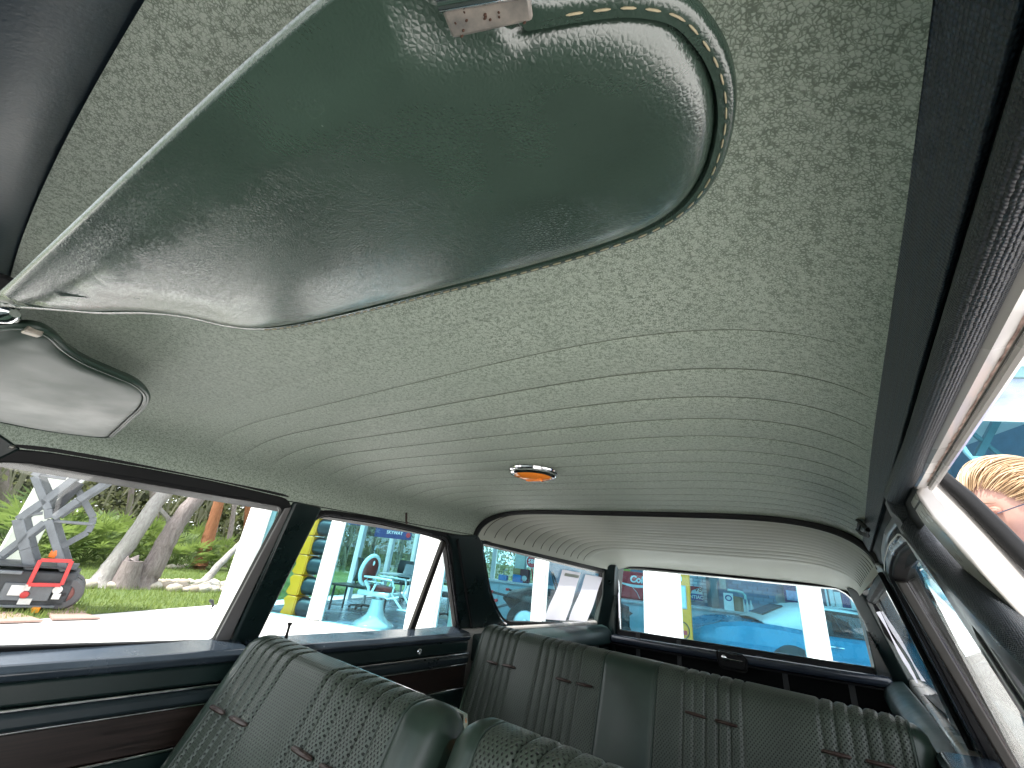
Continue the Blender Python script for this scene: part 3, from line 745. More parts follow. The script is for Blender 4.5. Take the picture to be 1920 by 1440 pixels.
class Back:
    def __init__(s, x0, x1, y, ztop, a, H, Rt, seams, rl=.05, rr=.05, bulge=.012, sag=0.):
        s.x0, s.x1, s.y, s.z, s.seams, s.rl, s.rr, s.b, s.sag = x0, x1, y, ztop, seams, rl, rr, bulge, sag
        s.pr = seat_profile(a, H, Rt, .1); s.a = a; s.rt = -s.pr[14][1]
    def inset(s, x):
        e = 0
        for d, r_ in ((x - s.x0, s.rl), (s.x1 - x, s.rr)):
            if d < r_: e = max(e, r_ - math.sqrt(max(0, r_ * r_ - (r_ - d) ** 2)))
        return e
    def pt(s, x, i, off=0.):
        pr = s.pr; y, z, s_ = pr[i]; a, b = pr[max(i - 1, 0)], pr[min(i + 1, len(pr) - 1)]
        t = Vector((b[0] - a[0], b[1] - a[1])).normalized(); n = Vector((-t.y, t.x))         # outward
        e = s.inset(x); g = 0
        front = smoothstep(18, 15, i)
        for sx, dp, wd in s.seams: g += dp * math.exp(-((x - sx) / wd) ** 2)
        up = s.b * math.sin(math.pi * min(1, max(0, (x - s.x0) / (s.x1 - s.x0)))) ** .5 * front
        w_ = .0035 * math.sin(x * 23 + 1) * math.cos(s_ * 9 + x * 7) * front
        h = up - g * smoothstep(25, 20, i) - e + w_ + off
        return W(x, s.y + y + n.x * h, s.z + z + n.y * h - s.sag * abs((x - (s.x0 + s.x1) / 2)))
    def strip(s, xa, xb, step=.006):
        n = max(3, int((xb - xa) / step)); rows = []; uv = []
        for j in range(n + 1):
            x = xa + (xb - xa) * j / n
            rows.append([s.pt(x, i) for i in range(len(s.pr))]); uv += [(x + 5, s.pr[i][2] + 5) for i in range(len(s.pr))]
        return MB().loft(rows, closed=False, uvs=uv)
    def cap(s, x):
        return [s.pt(x, i) for i in range(len(s.pr))]
    def locate(s, p, x_hint=None):
        """photo pixel -> nearest point on the front face (x, profile index)"""
        d = ray(p); best = None
        for i in range(len(s.pr)):
            for k in range(121):
                x = s.x0 + (s.x1 - s.x0) * k / 120; v = s.pt(x, i) - CAM; e = (v.normalized() - d).length
                if best is None or e < best[0]: best = (e, x, i)
        return best[1], best[2]
def button(bk, p1, p2, parent):
    n_ = Vector((0, -math.cos(bk.a), math.sin(bk.a))); p0 = W(0, bk.y, bk.z - bk.rt) + n_ * (bk.b + .002)
    a, b = hit(p1, p0, n_), hit(p2, p0, n_)
    m = MB(); m.tube([a, a.lerp(b, .08), a.lerp(b, .5), a.lerp(b, .92), b], [.002, .0048, .0055, .0048, .002], 8, flat=.8); m.build('button_bar', M_bronze, parent)
def piping(bk, x, parent, i0=0, i1=25, r_=.0032, mt=None):
    m = MB(); m.tube([bk.pt(x, i, .001) for i in range(i0, i1)], r_, 6); m.build('piping', mt or M_seat, parent)
def seams(xs, dp=.006, wd=.0035): return [(x, dp, wd) for x in xs]
def lin(a, b, n): return [a + (b - a) * i / (n - 1) for i in range(n)]
def backrest(name, lab, x0, x1, y, ztop, a, H, Rt, inserts, plain, groups, parent, rl=.05, rr=.05, bulge=.012, dp=.006):
    sm = [s_ for gx in groups for s_ in seams(gx, dp)] + [(e, .004, .004) for ab in inserts for e in ab]
    bk = Back(x0, x1, y, ztop, a, H, Rt, sm, rl, rr, bulge)
    first = None
    for (xa, xb) in plain:
        m = bk.strip(xa, xb, .008)
        for x in (xa, xb):
            if abs(x - x0) < 1e-6 or abs(x - x1) < 1e-6:
                c = bk.cap(x); m.add(c, [list(range(len(c)))])
        if first is None: first = m.build(name, M_seat, parent, smooth=60, label=lab)
        else: m.build('plain_panel', M_seat, first, smooth=60)
    for (xa, xb) in inserts:
        bk.strip(xa, xb, .0032).build('woven_insert', M_weave, first, smooth=60); piping(bk, xa, first); piping(bk, xb, first)
    return bk, first
fs_a = R(25)
bk1, pb = backrest('front_backrest', 'passenger front backrest in woven green vinyl with chrome back rail', -1.165, -.515, .545, -.212, fs_a, .55, .052,
    [(-1.105, -.585)], [(-1.165, -1.105), (-.585, -.515)], [lin(-1.085, -.935, 5), lin(-.79, -.625, 6)], car, .045, .035)
button(bk1, (395, 1324), (420, 1338), pb); button(bk1, (432, 1344), (462, 1360), pb); button(bk1, (548, 1401), (584, 1424), pb); button(bk1, (600, 1434), (640, 1458), pb)
bk2, db = backrest('front_backrest', 'driver front backrest in woven green vinyl', -.500, .045, .545, -.205, fs_a, .55, .052,
    [(-.432, -.02)], [(-.500, -.432), (-.02, .045)], [lin(-.37, -.245, 5), lin(-.15, -.04, 5)], car, .06, .05)
# chrome back rail of the passenger backrest, seen over its top
m = MB(); nx = len(bk1.pr); m.tube([bk1.pt(x, 22, .007) for x in lin(-1.04, -.535, 16)] + [bk1.pt(-.520, 23, .002), bk1.pt(-.515, 26, .0)], .0055, 8, flat=.8); rl_ = m.build('chrome_rail', M_chrome, pb)
m = MB(); m.ball(bk1.pt(-.512, 23, .002) + Vector((.004, -.004, -.006)), (.006, .006, .011), 10, 8); m.build('amber_glint', MATS.get('amber_lens') or bpy.data.materials['amber_lens'], pb)  # orange reflection on the chrome rail, modelled as an amber bead
# seat cushion (below the frame, closes the front bench)
m = MB(); m.prism([W(-1.16, .16, -.80), W(-1.16, -.22, -.78), W(-1.16, -.26, -.66), W(-1.16, -.20, -.60), W(-1.16, .18, -.66), W(-1.16, .30, -.70)], (1.2, 0, 0)); m.build('front_cushion', M_seat, car, bevel=.03, seg=4)
# rear bench
rb_a = R(18)
bk3, rb = backrest('rear_backrest', 'rear bench backrest in woven green vinyl with a plain centre strip', -1.155, .090, 1.385, -.213, rb_a, .55, .050,
    [(-1.128, -.640), (-.478, .050)], [(-1.155, -1.128), (-.640, -.478), (.050, .090)],
    [lin(-1.085, -.965, 5), lin(-.862, -.715, 6), lin(-.405, -.265, 6), lin(-.105, .030, 6)], car, .045, .06, .010, .005)
for a, b in (((913, 1239), (933, 1245)), ((942, 1246), (966, 1252)), ((1042, 1271), (1070, 1279)), ((1081, 1281), (1111, 1288)), ((1284, 1334), (1324, 1346)), ((1340, 1350), (1383, 1362)), ((1540, 1407), (1597, 1421)), ((1622, 1426), (1680, 1440))): button(bk3, a, b, rb)
m = MB(); m.prism([W(-1.15, 1.30, -.80), W(-1.15, .78, -.78), W(-1.15, .74, -.66), W(-1.15, .80, -.60), W(-1.15, 1.25, -.66), W(-1.15, 1.36, -.70)], (1.24, 0, 0)); m.build('rear_cushion', M_seat, car, bevel=.03, seg=4)

# ---------------------------------------------------------------- front of the car, behind and below the camera: dashboard, windscreen, bonnet
m = MB(); prof = [(-.24, -.66), (-.20, -.56), (-.23, -.40), (-.30, -.33), (-.45, -.30), (-.78, -.27), (-.80, -.40), (-.70, -.66)]
m.prism([W(CX - .70, a, b) for a, b in prof], (1.40, 0, 0)); dash = m.build('dashboard', mat('dash_vinyl', (.012, .022, .022), .45, bump=.2, bscale=400), car, bevel=.02, seg=3)
m = MB(); c = W(-.17, -.10, -.36); ax = Vector((0, .85, .52)).normalized(); e1 = Vector((1, 0, 0)); e2 = ax.cross(e1)
m.tube([c + e1 * (.20 * math.cos(k * math.pi / 16)) + e2 * (.20 * math.sin(k * math.pi / 16)) for k in range(33)], .011, 8); m.tube([c - ax * .02, c - ax * .22], .025, 10); m.beam(c - e1 * .19, c + e1 * .19, .03, .014); m.build('steering_wheel', M_black, dash)
m = MB(); rows = []
for t in (0, .25, .5, .75, 1.0):
    rows.append([W(CX + u * (.60 + .10 * t), -.17 - .60 * t - .05 * (1 - u * u), .165 * (1 - .15 * abs(u) ** 3) - .43 * t) for u in (-1, -.75, -.5, -.25, 0, .25, .5, .75, 1)])
MB().loft(rows, closed=False).build('windscreen', glass('windscreen_glass', (.80, .88, .86), f0=.05), car, smooth=60)
m = MB(); m.prism([W(CX - .72, -.80, -.27), W(CX - .72, -2.1, -.36), W(CX - .72, -2.2, -.45), W(CX - .72, -2.2, -.95), W(CX - .72, -.80, -.95)], (1.44, 0, 0)); m.build('bonnet', M_cream, car, bevel=.05, seg=3)
# ================================================================ ground
M_conc = mat('concrete', (.68, .66, .64), .85, var=.10, vscale=1.3, bump=.25, bscale=90, bdist=.002)
def sheet(name, pts, z, m, **t):
    b = MB(); b.add([(x, y, z) for x, y in pts], [list(range(len(pts)))]); return b.build(name, m, smooth=0, **t)
q = NT('ground_soil'); v = q.coords(); n1 = q.n('ShaderNodeTexNoise', Scale=1.2, Detail=8.0); q.l(v, n1.inputs['Vector'])
q.l(q.ramp(n1.outputs['Fac'], [(.3, (.06, .075, .03)), (.7, (.11, .10, .06))]), q.b.inputs['Base Color']); q.b.inputs['Roughness'].default_value = .95
sheet('ground', [(-900, -900), (900, -900), (900, 900), (-900, 900)], -.012, q.m, kind='structure')
q = NT('lawn_turf'); v = q.coords(); n1 = q.n('ShaderNodeTexNoise', Scale=.9, Detail=9.0, Roughness=.7); q.l(v, n1.inputs['Vector']); n2 = q.n('ShaderNodeTexNoise', Scale=45.0, Detail=4.0); q.l(v, n2.inputs['Vector'])
mxg = q.n('ShaderNodeMixRGB', blend_type='MULTIPLY'); mxg.inputs['Fac'].default_value = 1.0
q.l(q.ramp(n1.outputs['Fac'], [(.3, (.085, .14, .03)), (.7, (.15, .20, .05))]), mxg.inputs['Color1']); q.l(q.ramp(n2.outputs['Fac'], [(.3, g3(.55)), (.7, g3(1.15))]), mxg.inputs['Color2'])
q.l(mxg.outputs['Color'], q.b.inputs['Base Color']); q.b.inputs['Roughness'].default_value = .9; q.l(q.bump(n2.outputs['Fac'], .8, .03), q.b.inputs['Normal'])
eA, eB = Vector((-8.2, 1.07)), Vector((-9.61, 3.96)); ed = (eB - eA).normalized()
edge = [eA + ed * s_ for s_ in (-14, -6, 0, 3.2, 9, 40)]
M_turf = q.m
sheet('lawn', [tuple(p) for p in edge] + [(-60, 45), (-60, -30)], .006, M_turf, kind='structure')
sheet('pavement', [(-11, -40), (60, -40), (60, 40), (-30, 40), (-14, 10)], 0., M_conc, kind='structure') if False else sheet('pavement', [(60, -40), (60, 40), (-20, 40)] + [tuple(p) for p in reversed(edge[:5])] + [(1, -40)], 0., M_conc, kind='structure')
# joints and stains on the slab
random.seed(5); b = MB()
for k in range(-6, 9):
    p = Vector((-2.0, 0.0, 0)) + Vector((.908, .419, 0)) * (k * 3.2)
    nn = Vector((-.419, .908, 0)); a_, c_ = p - nn * 12, p + nn * 5.1
    b.add([a_ - Vector((.908, .419, 0)) * .006 + Vector((0, 0, .004)), a_ + Vector((.908, .419, 0)) * .006 + Vector((0, 0, .004)), c_ + Vector((.908, .419, 0)) * .006 + Vector((0, 0, .004)), c_ - Vector((.908, .419, 0)) * .006 + Vector((0, 0, .004))], [(0, 1, 2, 3)])
b.build('pavement_joint', mat('joint', (.25, .24, .22), .9), kind='structure')

# ================================================================ the glass-fronted showroom
FA = Vector((-8.08, 3.98, 0)); FD = Vector((.91, .42, 0)).normalized(); FN = Vector((-FD.y, FD.x, 0))
def FB(s_, t_, z): return FA + FD * s_ + FN * t_ + Vector((0, 0, z))
def at(p, t_): return hit(p, FA + FN * t_, FN)            # photo pixel at depth t behind the glass front
def st(p, t_):
    q_ = at(p, t_) - FA; return q_.dot(FD), q_.z
FR = Matrix((FD, FN, Vector((0, 0, 1)))).transposed()     # local axes of the building
def fbox(m, s0, s1, t0, t1, z0, z1): return m.box(FB((s0 + s1) / 2, (t0 + t1) / 2, (z0 + z1) / 2), (s1 - s0, t1 - t0, z1 - z0), FR)
M_white = mat('white_paint', (.80, .79, .77), .5, var=.04)
M_alu = mat('pale_frame', (.55, .62, .62), .4, .2, var=.06)
M_fpane = glass('tinted_glass', (.72, .945, 1.0), .95, .007)
M_mirror = glass('coated_glass', (.25, .55, .62), .95, .55)
M_spane = glass('side_glass', (.86, .96, .98), .95, .04)
M_carwin = glass('car_window', (.50, .58, .60), .95, .04)
HT = 5.0
bld = empty('showroom', FB(3, 0, 0), label='glass-fronted showroom with white columns and blue tinted panes', cat='building')
def part(nm, mt, s0, s1, t0, t1, z0, z1, par=None, bev=.01): return fbox(MB(), s0, s1, t0, t1, z0, z1).build(nm, mt, par or bld, bevel=bev)
wide = [(-.86, -.50), (2.64, 3.08), (6.26, 6.69), (9.86, 10.30), (13.5, 13.93)]
thin = [(.90, 1.10), (4.63, 4.77), (8.28, 8.48), (12.0, 12.18)]
for a, b_ in wide: part('column', M_white, a, b_, -.10, .18, 0, HT)
for a, b_ in thin: part('mullion', M_white, a, b_, -.06, .08, .10, HT - .4)
part('sill', M_white, -.5, 14, -.08, .12, 0, .085)
edges = sorted(wide + thin)
for (a0, a1), (b0, b1) in zip(edges, edges[1:]):
    part('pane_frame', M_alu, a1, a1 + .045, -.02, .03, .085, 4.62); part('pane_frame', M_alu, b0 - .045, b0, -.02, .03, .085, 4.62)
    part('window_pane', M_fpane, a1 + .045, b0 - .045, .0, .006, .085, 3.92, bev=0); part('upper_pane', M_mirror, a1 + .045, b0 - .045, .0, .006, 3.95, 4.62, bev=0)
    part('transom', M_alu, a1 + .045, b0 - .045, -.02, .03, 3.915, 3.955)
part('head_beam', mat('teal_beam', (.16, .32, .36), .5, var=.05), -.5, 14, -.04, .10, 4.62, 4.80)
# white lap siding under the eaves, board by board
sd_ = None
for k in range(7): part('siding_board', M_white, -1.0, 14.2, -.16 - .008 * (k % 2), .10, 4.80 + k * .16, 4.80 + k * .16 + .150, bev=.004)
part('eaves_soffit', M_white, -1.2, 14.4, -.9, .2, 5.92, 6.0)
# roof in strips, with unseen translucent panels added between them to brighten the interior
q = NT('fill_roof_sheet'); q.t.nodes.remove(q.b); tl = q.n('ShaderNodeBsdfTranslucent'); tl.inputs['Color'].default_value = (.36, .43, .48, 1); q.l(tl.outputs['BSDF'], q.o.inputs['Surface'])
for k in range(5):
    t0 = -.9 + 2.28 * k; part('roof', mat('roof_metal', (.35, .37, .38), .5, .5), -1.2, 14.4, t0, t0 + 1.15, 6.0, 6.12)
    if k < 4: part('fill_roof_panel', q.m, -1.2, 14.4, t0 + 1.15, t0 + 2.28, 6.04, 6.05, bev=0)
part('gable', M_white, -1.0, -.86, .1, 9.2, 5.0, 6.0); part('gable', M_white, 14.1, 14.3, .1, 9.2, 5.0, 6.0); part('rear_parapet', M_white, -1.0, 14.2, 9.1, 9.25, 5.0, 6.0)
part('showroom_floor', mat('polished_floor', (.20, .24, .30), .22, var=.08, vscale=2), -.8, 14, .10, 9.2, .0, .02, bev=0)
M_block = mat('blue_block', (.16, .26, .36), .6, var=.12)
# side wall of glass looking on to the lawn, and back windows
for k in range(5):
    t0 = .2 + 1.8 * k
    part('side_mullion', M_white, -.86, -.72, t0, t0 + .16, 0, HT); part('side_pane', M_spane, -.80, -.794, t0 + .16, t0 + 1.8, .1, HT, bev=0)
for k in range(4):
    s0 = -.7 + 1.15 * k
    part('back_mullion', M_white, s0, s0 + .14, 9.0, 9.2, 0, HT); part('back_pane', M_spane, s0 + .14, s0 + 1.15, 9.1, 9.106, .3, HT, bev=0)
part('back_sill', M_white, -.8, 4.0, 9.0, 9.2, 0, .3)
part('back_wall', M_block, 3.9, 14, 5.20, 5.40, 0, HT, bev=0)
part('cross_wall', M_block, 3.85, 4.0, 5.2, 9.2, 0, HT, bev=0)
part('end_wall', M_block, 14, 14.2, .1, 9.2, 0, HT, bev=0)
# wall pier and pale door frame seen past the rear pillar
part('inner_pier', mat('pale_green_paint', (.50, .56, .50), .5), 3.35, 3.62, 4.6, 4.9, 0, HT)
# bricks of the painted back wall: pieces where the glass shows them
random.seed(21)
bm_ = [fbox(MB(), -.10, .10, -.012, .012, -.032, .032).mesh('brick') for _ in range(1)]
M_brick = [mat('painted_brick%d' % i, c, .55, var=.1, vscale=4) for i, c in enumerate(((.62, .68, .70), (.55, .62, .66), (.48, .56, .62)))]
M_brickb = [mat('blue_brick%d' % i, c, .55, var=.15, vscale=4) for i, c in enumerate(((.14, .26, .40), (.18, .31, .44), (.11, .21, .34)))]
bw = [o for o in bld.children if o.name.startswith('back_wall')][0]
nb = 0
def bricks(s0, s1, z0, z1, ms, t_):
    global nb
    r0 = 0
    z = z0
    while z < z1:
        s_ = s0 + (.11 if r0 % 2 else 0)
        while s_ < s1 and nb < 298:
            me = bm_[0] if not any(True for _ in ()) else None
            key = ms[random.randrange(3)].name
            if key not in BR: BR[key] = bm_[0].copy(); BR[key].materials.clear(); BR[key].materials.append(MATS[key])
            o = bpy.data.objects.new('brick', BR[key]); col.objects.link(o); o.location = FD * s_ + FN * (t_ + random.uniform(-.004, .004)) + Vector((0, 0, z))
            attach(o, bw); nb += 1; s_ += .22
        z += .076; r0 += 1
BR = {}
bricks(7.05, 8.15, .95, 1.72, M_brick, 5.192)
bricks(8.28, 10.2, 1.06, 1.78, M_brickb, 5.192)
# roof trusses behind the upper glass
for k in range(5):
    s0 = 8.6 + 1.3 * k
    b = MB(); b.beam(FB(s0, 1.2, 3.0), FB(s0 + 1.3, 1.2, 4.9), .08, .10); b.beam(FB(s0, 1.2, 4.9), FB(s0 + 1.3, 1.2, 3.1), .05, .06); b.build('truss_brace', mat('teal_steel', (.10, .20, .23), .5), bld, bevel=.006)
b = MB(); pp = [at(p, .5) for p in ((1804, 836), (1812, 848), (1822, 859), (1860, 860), (1960, 862))]; b.tube(pp, .035, 8); b.build('conduit', M_white, bld)
part('truss_chord', MATS['teal_steel'], 7, 14, 1.15, 1.25, 2.9, 3.02)

# ---------------------------------------------------------------- lettering helper
def text(s_, size, m, parent, origin, right, up, name='lettering', depth=.004, bold=0., shear=0.):
    cu = bpy.data.curves.new(name, 'FONT'); cu.body = s_; cu.size = size; cu.extrude = depth / 2; cu.align_x = 'CENTER'; cu.align_y = 'CENTER'; cu.offset = bold; cu.shear = shear
    o = bpy.data.objects.new('tmp', cu); col.objects.link(o); dg = bpy.context.evaluated_depsgraph_get(); me = bpy.data.meshes.new_from_object(o.evaluated_get(dg)); bpy.data.objects.remove(o)
    r_, u = Vector(right).normalized(), Vector(up).normalized(); n_ = r_.cross(u)
    me.transform(Matrix.Translation(Vector(origin)) @ Matrix((r_, u, n_)).transposed().to_4x4()); me.name = name
    o = bpy.data.objects.new(name, me); col.objects.link(o); me.materials.clear(); me.materials.append(m)
    if parent is not None: attach(o, parent)
    return o
def board(nm, mt, s0, s1, t_, z0, z1, parent=None, th=.02, bev=.003, **tags): return fbox(MB(), s0, s1, t_, t_ + th, z0, z1).build(nm, mt, parent, bevel=bev, **tags)
UP = Vector((0, 0, 1))
M_red = mat('sign_red', (.55, .02, .03), .4); M_wt = mat('sign_white', (.82, .82, .80), .45); M_navy = mat('banner_navy', (.015, .035, .16), .6); M_blue2 = mat('sign_blue', (.03, .07, .28), .45)
M_yel = mat('yellow_enamel', (.88, .29, .002), .35, var=.08); M_steel = mat('steel', (.45, .46, .47), .35, .8); M_dark = mat('dark_plastic', (.018, .019, .022), .4); M_oxb = leather_mat('oxblood_leather', (.20, .030, .026), .35, .2)
M_porc = mat('porcelain', (.78, .82, .80), .15, var=.03, coat=.5)

# ---------------------------------------------------------------- barber chair
def chair_barber():
    s0, t0 = 1.68, .75
    P = lambda a, b, z: FB(s0 + a, t0 + b, z)
    r = empty('barber_chair', P(0, 0, .02), label='white porcelain barber chair with oxblood leather oval back', cat='barber chair')
    MB().lathe([(.36, .02), (.36, .05), (.33, .075), (.24, .12), (.155, .20), (.125, .30), (.115, .38), (.115, .44), (.06, .45)], P(0, 0, 0), 28).build('pedestal', M_porc, r, smooth=60)
    MB().lathe([(.07, .43), (.07, .50), (.12, .52)], P(0, 0, 0), 16).build('piston', M_steel, r)
    b = MB(); fbox(b, s0 - .30, s0 + .32, t0 - .27, t0 + .27, .50, .58); b.build('seat_frame', M_porc, r, bevel=.03, seg=3)
    b = MB(); b.ball(P(.02, 0, .60), (.27, .25, .075), 20, 10, FR); b.build('seat_cushion', M_oxb, r)
    ax = (FD * .86 - UP * .25 - FN * .45).normalized(); c = P(-.30, 0, .90)
    q_ = UP.rotation_difference(ax); mt_ = q_.to_matrix()
    e1 = UP - ax * UP.dot(ax); e1.normalize(); e2 = ax.cross(e1)
    O = lambda a, ru, rv, h: c + e1 * (math.cos(a) * ru) + e2 * (math.sin(a) * rv) + ax * h
    rg = [[O(k * math.pi / 14, ru, rv, h) for k in range(28)] for ru, rv, h in ((.27, .19, -.02), (.29, .21, 0), (.285, .205, .03), (.26, .18, .045), (.225, .145, .035))]
    MB().loft(rg).build('back_rim', M_porc, r, smooth=50)
    rg = [[O(k * math.pi / 14, ru, rv, h) for k in range(28)] for ru, rv, h in ((.235, .155, .02), (.225, .145, .05), (.16, .10, .068), (.04, .03, .072))]
    MB().loft(rg).build('back_pad', M_oxb, r, smooth=60)
    b = MB()
    for sg in (-1, 1): b.tube([P(-.24, sg * .16, .72), P(-.12, sg * .2, .62), P(-.08, sg * .25, .54)], .03, 8)
    b.build('back_bracket', M_porc, r)
    for sg in (-1, 1):
        MB().tube([P(-.20, sg * .29, .80), P(.05, sg * .30, .80), P(.34, sg * .29, .79)], [.028, .034, .03], 10, flat=.6).build('armrest', M_porc, r)
        MB().tube([P(.02, sg * .29, .79), P(.05, sg * .30, .70), P(0, sg * .28, .58)], .02, 8).build('arm_post', M_porc, r)
        MB().tube([P(-.14, sg * .29, .78), P(-.14, sg * .30, .73), P(.2, sg * .30, .73), P(.2, sg * .29, .78)], .009, 6).build('towel_rail', M_steel, r)
        MB().tube([P(.34, sg * .27, .78), P(.38, sg * .25, .68), P(.36, sg * .22, .56), P(.48, sg * .2, .44), P(.56, sg * .18, .36)], .018, 8).build('leg_strut', M_porc, r)
    b = MB(); fbox(b, s0 + .48, s0 + .74, t0 - .2, t0 + .2, .33, .36); b.build('footrest', M_steel, r, bevel=.01)
    MB().tube([P(.24, -.28, .52), P(.34, -.34, .50), P(.52, -.36, .54), P(.56, -.36, .555)], [.012, .012, .018, .014], 8).build('lever', M_porc, r)
    MB().tube([c + e1 * .27 - ax * .02, c + e1 * .34 - ax * .06, c + e1 * .42 - ax * .05], .016, 8).build('headrest_stem', M_steel, r)
    b = MB(); b.ball(c + e1 * .14 + ax * .06, (.035, .02, .045), 10, 6); b.build('back_badge', M_wt, r)
chair_barber()

# ---------------------------------------------------------------- traffic light standing just behind the glass
tr = empty('traffic_light', FB(.60, .45, .02), label='tall yellow traffic light with black hoods stood behind the first pane', cat='traffic light')
for k in range(6):
    z0 = .03 + .335 * k; s0, t0 = .31, .42
    b = MB(); P = lambda a, c_, z: FB(s0 + a, t0 + c_, z0 + z)
    pr_ = [(-.18, .04), (-.12, .0), (.06, .0), (.06, .325), (-.12, .325), (-.18, .27), (-.13, .16)]
    b.prism([P(a, -.17, z) for a, z in pr_], FN * .34); sec = b.build('lamp_section', M_yel, tr, bevel=.012)
    b = MB(); fbox(b, s0 + .06, s0 + .085, t0 - .165, t0 + .165, z0 + .01, z0 + .315); b.build('lamp_door', M_yel, sec, bevel=.01)
    c = P(.08, 0, .165); rings = []
    for h, rr_ in ((0, .15), (.12, .148), (.24, .145), (.30, .14), (.30, .13), (.05, .13)): rings.append([c + FD * h + FN * (math.cos(a * math.pi / 12) * rr_) + UP * (math.sin(a * math.pi / 12) * rr_) for a in range(24)])
    MB().loft(rings, True, False).build('hood', M_dark, sec, smooth=60)
    b = MB(); b.ball(c + FD * .05, (.03, .125, .125), 16, 8, FR); b.build('lens', mat('signal_lens%d' % (k % 3), ((.10, .30, .12), (.5, .3, .03), (.35, .03, .02))[k % 3], .2), sec)
# yellow striped post beside the second column
b = MB(); b.tube([FB(2.45, .9, .02), FB(2.45, .9, 2.6)], .07, 12); b.build('yellow_post', M_yel, label='yellow post standing by the wide white column', cat='post')

# ---------------------------------------------------------------- desks, chairs and the man at the desk
def office_chair(s_, t_, rot, lab):
    r = empty('office_chair', (0, 0, 0), label=lab, cat='chair', group='black office chairs')
    b = MB()
    for k in range(5):
        a = k * 2 * math.pi / 5; b.beam((0, 0, .09), (.29 * math.cos(a), .29 * math.sin(a), .06), .045, .03)
    b.build('star_base', M_dark, r, bevel=.006)
    for k in range(5):
        a = k * 2 * math.pi / 5; MB().ball((.29 * math.cos(a), .29 * math.sin(a), .03), .03, 10, 6).build('caster', M_dark, r)
    MB().lathe([(.03, .08), (.03, .40), (.08, .42)], (0, 0, 0), 12).build('gas_post', M_steel, r)
    MB().box((0, 0, .47), (.48, .48, .09)).build('seat', M_dark, r, bevel=.04, seg=3)
    b = MB(); rows = []
    for j in range(9):
        z = .55 + .48 * j / 8; wv = .22 * (1 - .35 * ((j - 4.5) / 4.5) ** 4)
        rows.append([Vector((wv * t, .24 + .05 * (1 - t * t) - .04 * math.sin(j / 8 * 3.1) + dd, z)) for dd, ts in ((0, (-1, -.5, 0, .5, 1)), (.05, (1, .5, 0, -.5, -1))) for t in ts])
    b.loft(rows).build('backrest', M_dark, r, smooth=50)
    MB().beam((0, .26, .44), (0, .30, .66), .06, .02).build('back_stem', M_dark, r)
    for sg in (-1, 1): MB().tube([(sg * .25, .12, .50), (sg * .28, .10, .66), (sg * .28, -.14, .67)], .02, 8).build('armrest', M_dark, r)
    r.location = FB(s_, t_, .02); r.rotation_euler = (0, 0, rot + math.atan2(FD.y, FD.x)); return r
office_chair(.45, 2.5, 2.2, 'black office chair with its back to the traffic light')
office_chair(.15, 4.9, .3, 'black office chair at the far desk behind the laptop')
office_chair(2.2, 3.1, -.9, 'black office chair close by the man in the blue shirt')
def table(nm, s0, s1, t0, t1, h, top, leg, lab):
    r = empty(nm, FB((s0 + s1) / 2, (t0 + t1) / 2, .02), label=lab, cat='table')
    fbox(MB(), s0, s1, t0, t1, h - .04, h).build('tabletop', top, r, bevel=.008)
    for a in (s0 + .06, s1 - .06):
        for c_ in (t0 + .06, t1 - .06): MB().tube([FB(a, c_, .02), FB(a, c_, h - .03)], .022, 8).build('leg', leg, r)
    return r
table('desk', .1, 2.3, 3.6, 4.4, .74, mat('desk_top', (.42, .44, .44), .4), M_steel, 'long pale desk under the laptop and the leaning man')
table('low_table', .05, 1.15, 1.7, 2.3, .52, mat('dark_table', (.03, .028, .024), .35), M_dark, 'low dark table between traffic light and barber chair')
lp = empty('laptop', FB(.78, 3.75, .74), label='open grey laptop on the long pale desk', cat='laptop')
fbox(MB(), .60, .96, 3.65, 3.90, .74, .76).build('keyboard_base', M_steel, lp, bevel=.004)
b = MB(); b.prism([FB(.60, 3.88, .76), FB(.96, 3.88, .76), FB(.96, 3.98, .99), FB(.60, 3.98, .99)], FN * .012); b.build('screen', mat('laptop_lid', (.30, .31, .32), .4, .4), lp, bevel=.003)
def skin_body(name, joints, bones, m, parent=None, sub=2, root=0, **tags):
    me = bpy.data.meshes.new(name); me.from_pydata([tuple(j[0]) for j in joints], bones, []); o = bpy.data.objects.new(name, me); col.objects.link(o)
    sk = o.modifiers.new('skin', 'SKIN'); sk.use_smooth_shade = True
    for i, j in enumerate(joints):
        r_ = j[1] if isinstance(j[1], tuple) else (j[1], j[1]); me.skin_vertices[0].data[i].radius = r_
    me.skin_vertices[0].data[root].use_root = True
    ss = o.modifiers.new('sub', 'SUBSURF'); ss.levels = ss.render_levels = sub
    me.materials.append(m)
    if parent is not None: attach(o, parent)
    tag(o, **tags); return o
M_skin = mat('skin', (.42, .24, .19), .5, var=.1, vscale=30); M_polo = mat('blue_polo', (.02, .06, .22), .8, var=.1, vscale=20, bump=.4, bscale=60, bdist=.01); M_jean = mat('dark_trousers', (.03, .035, .05), .85)
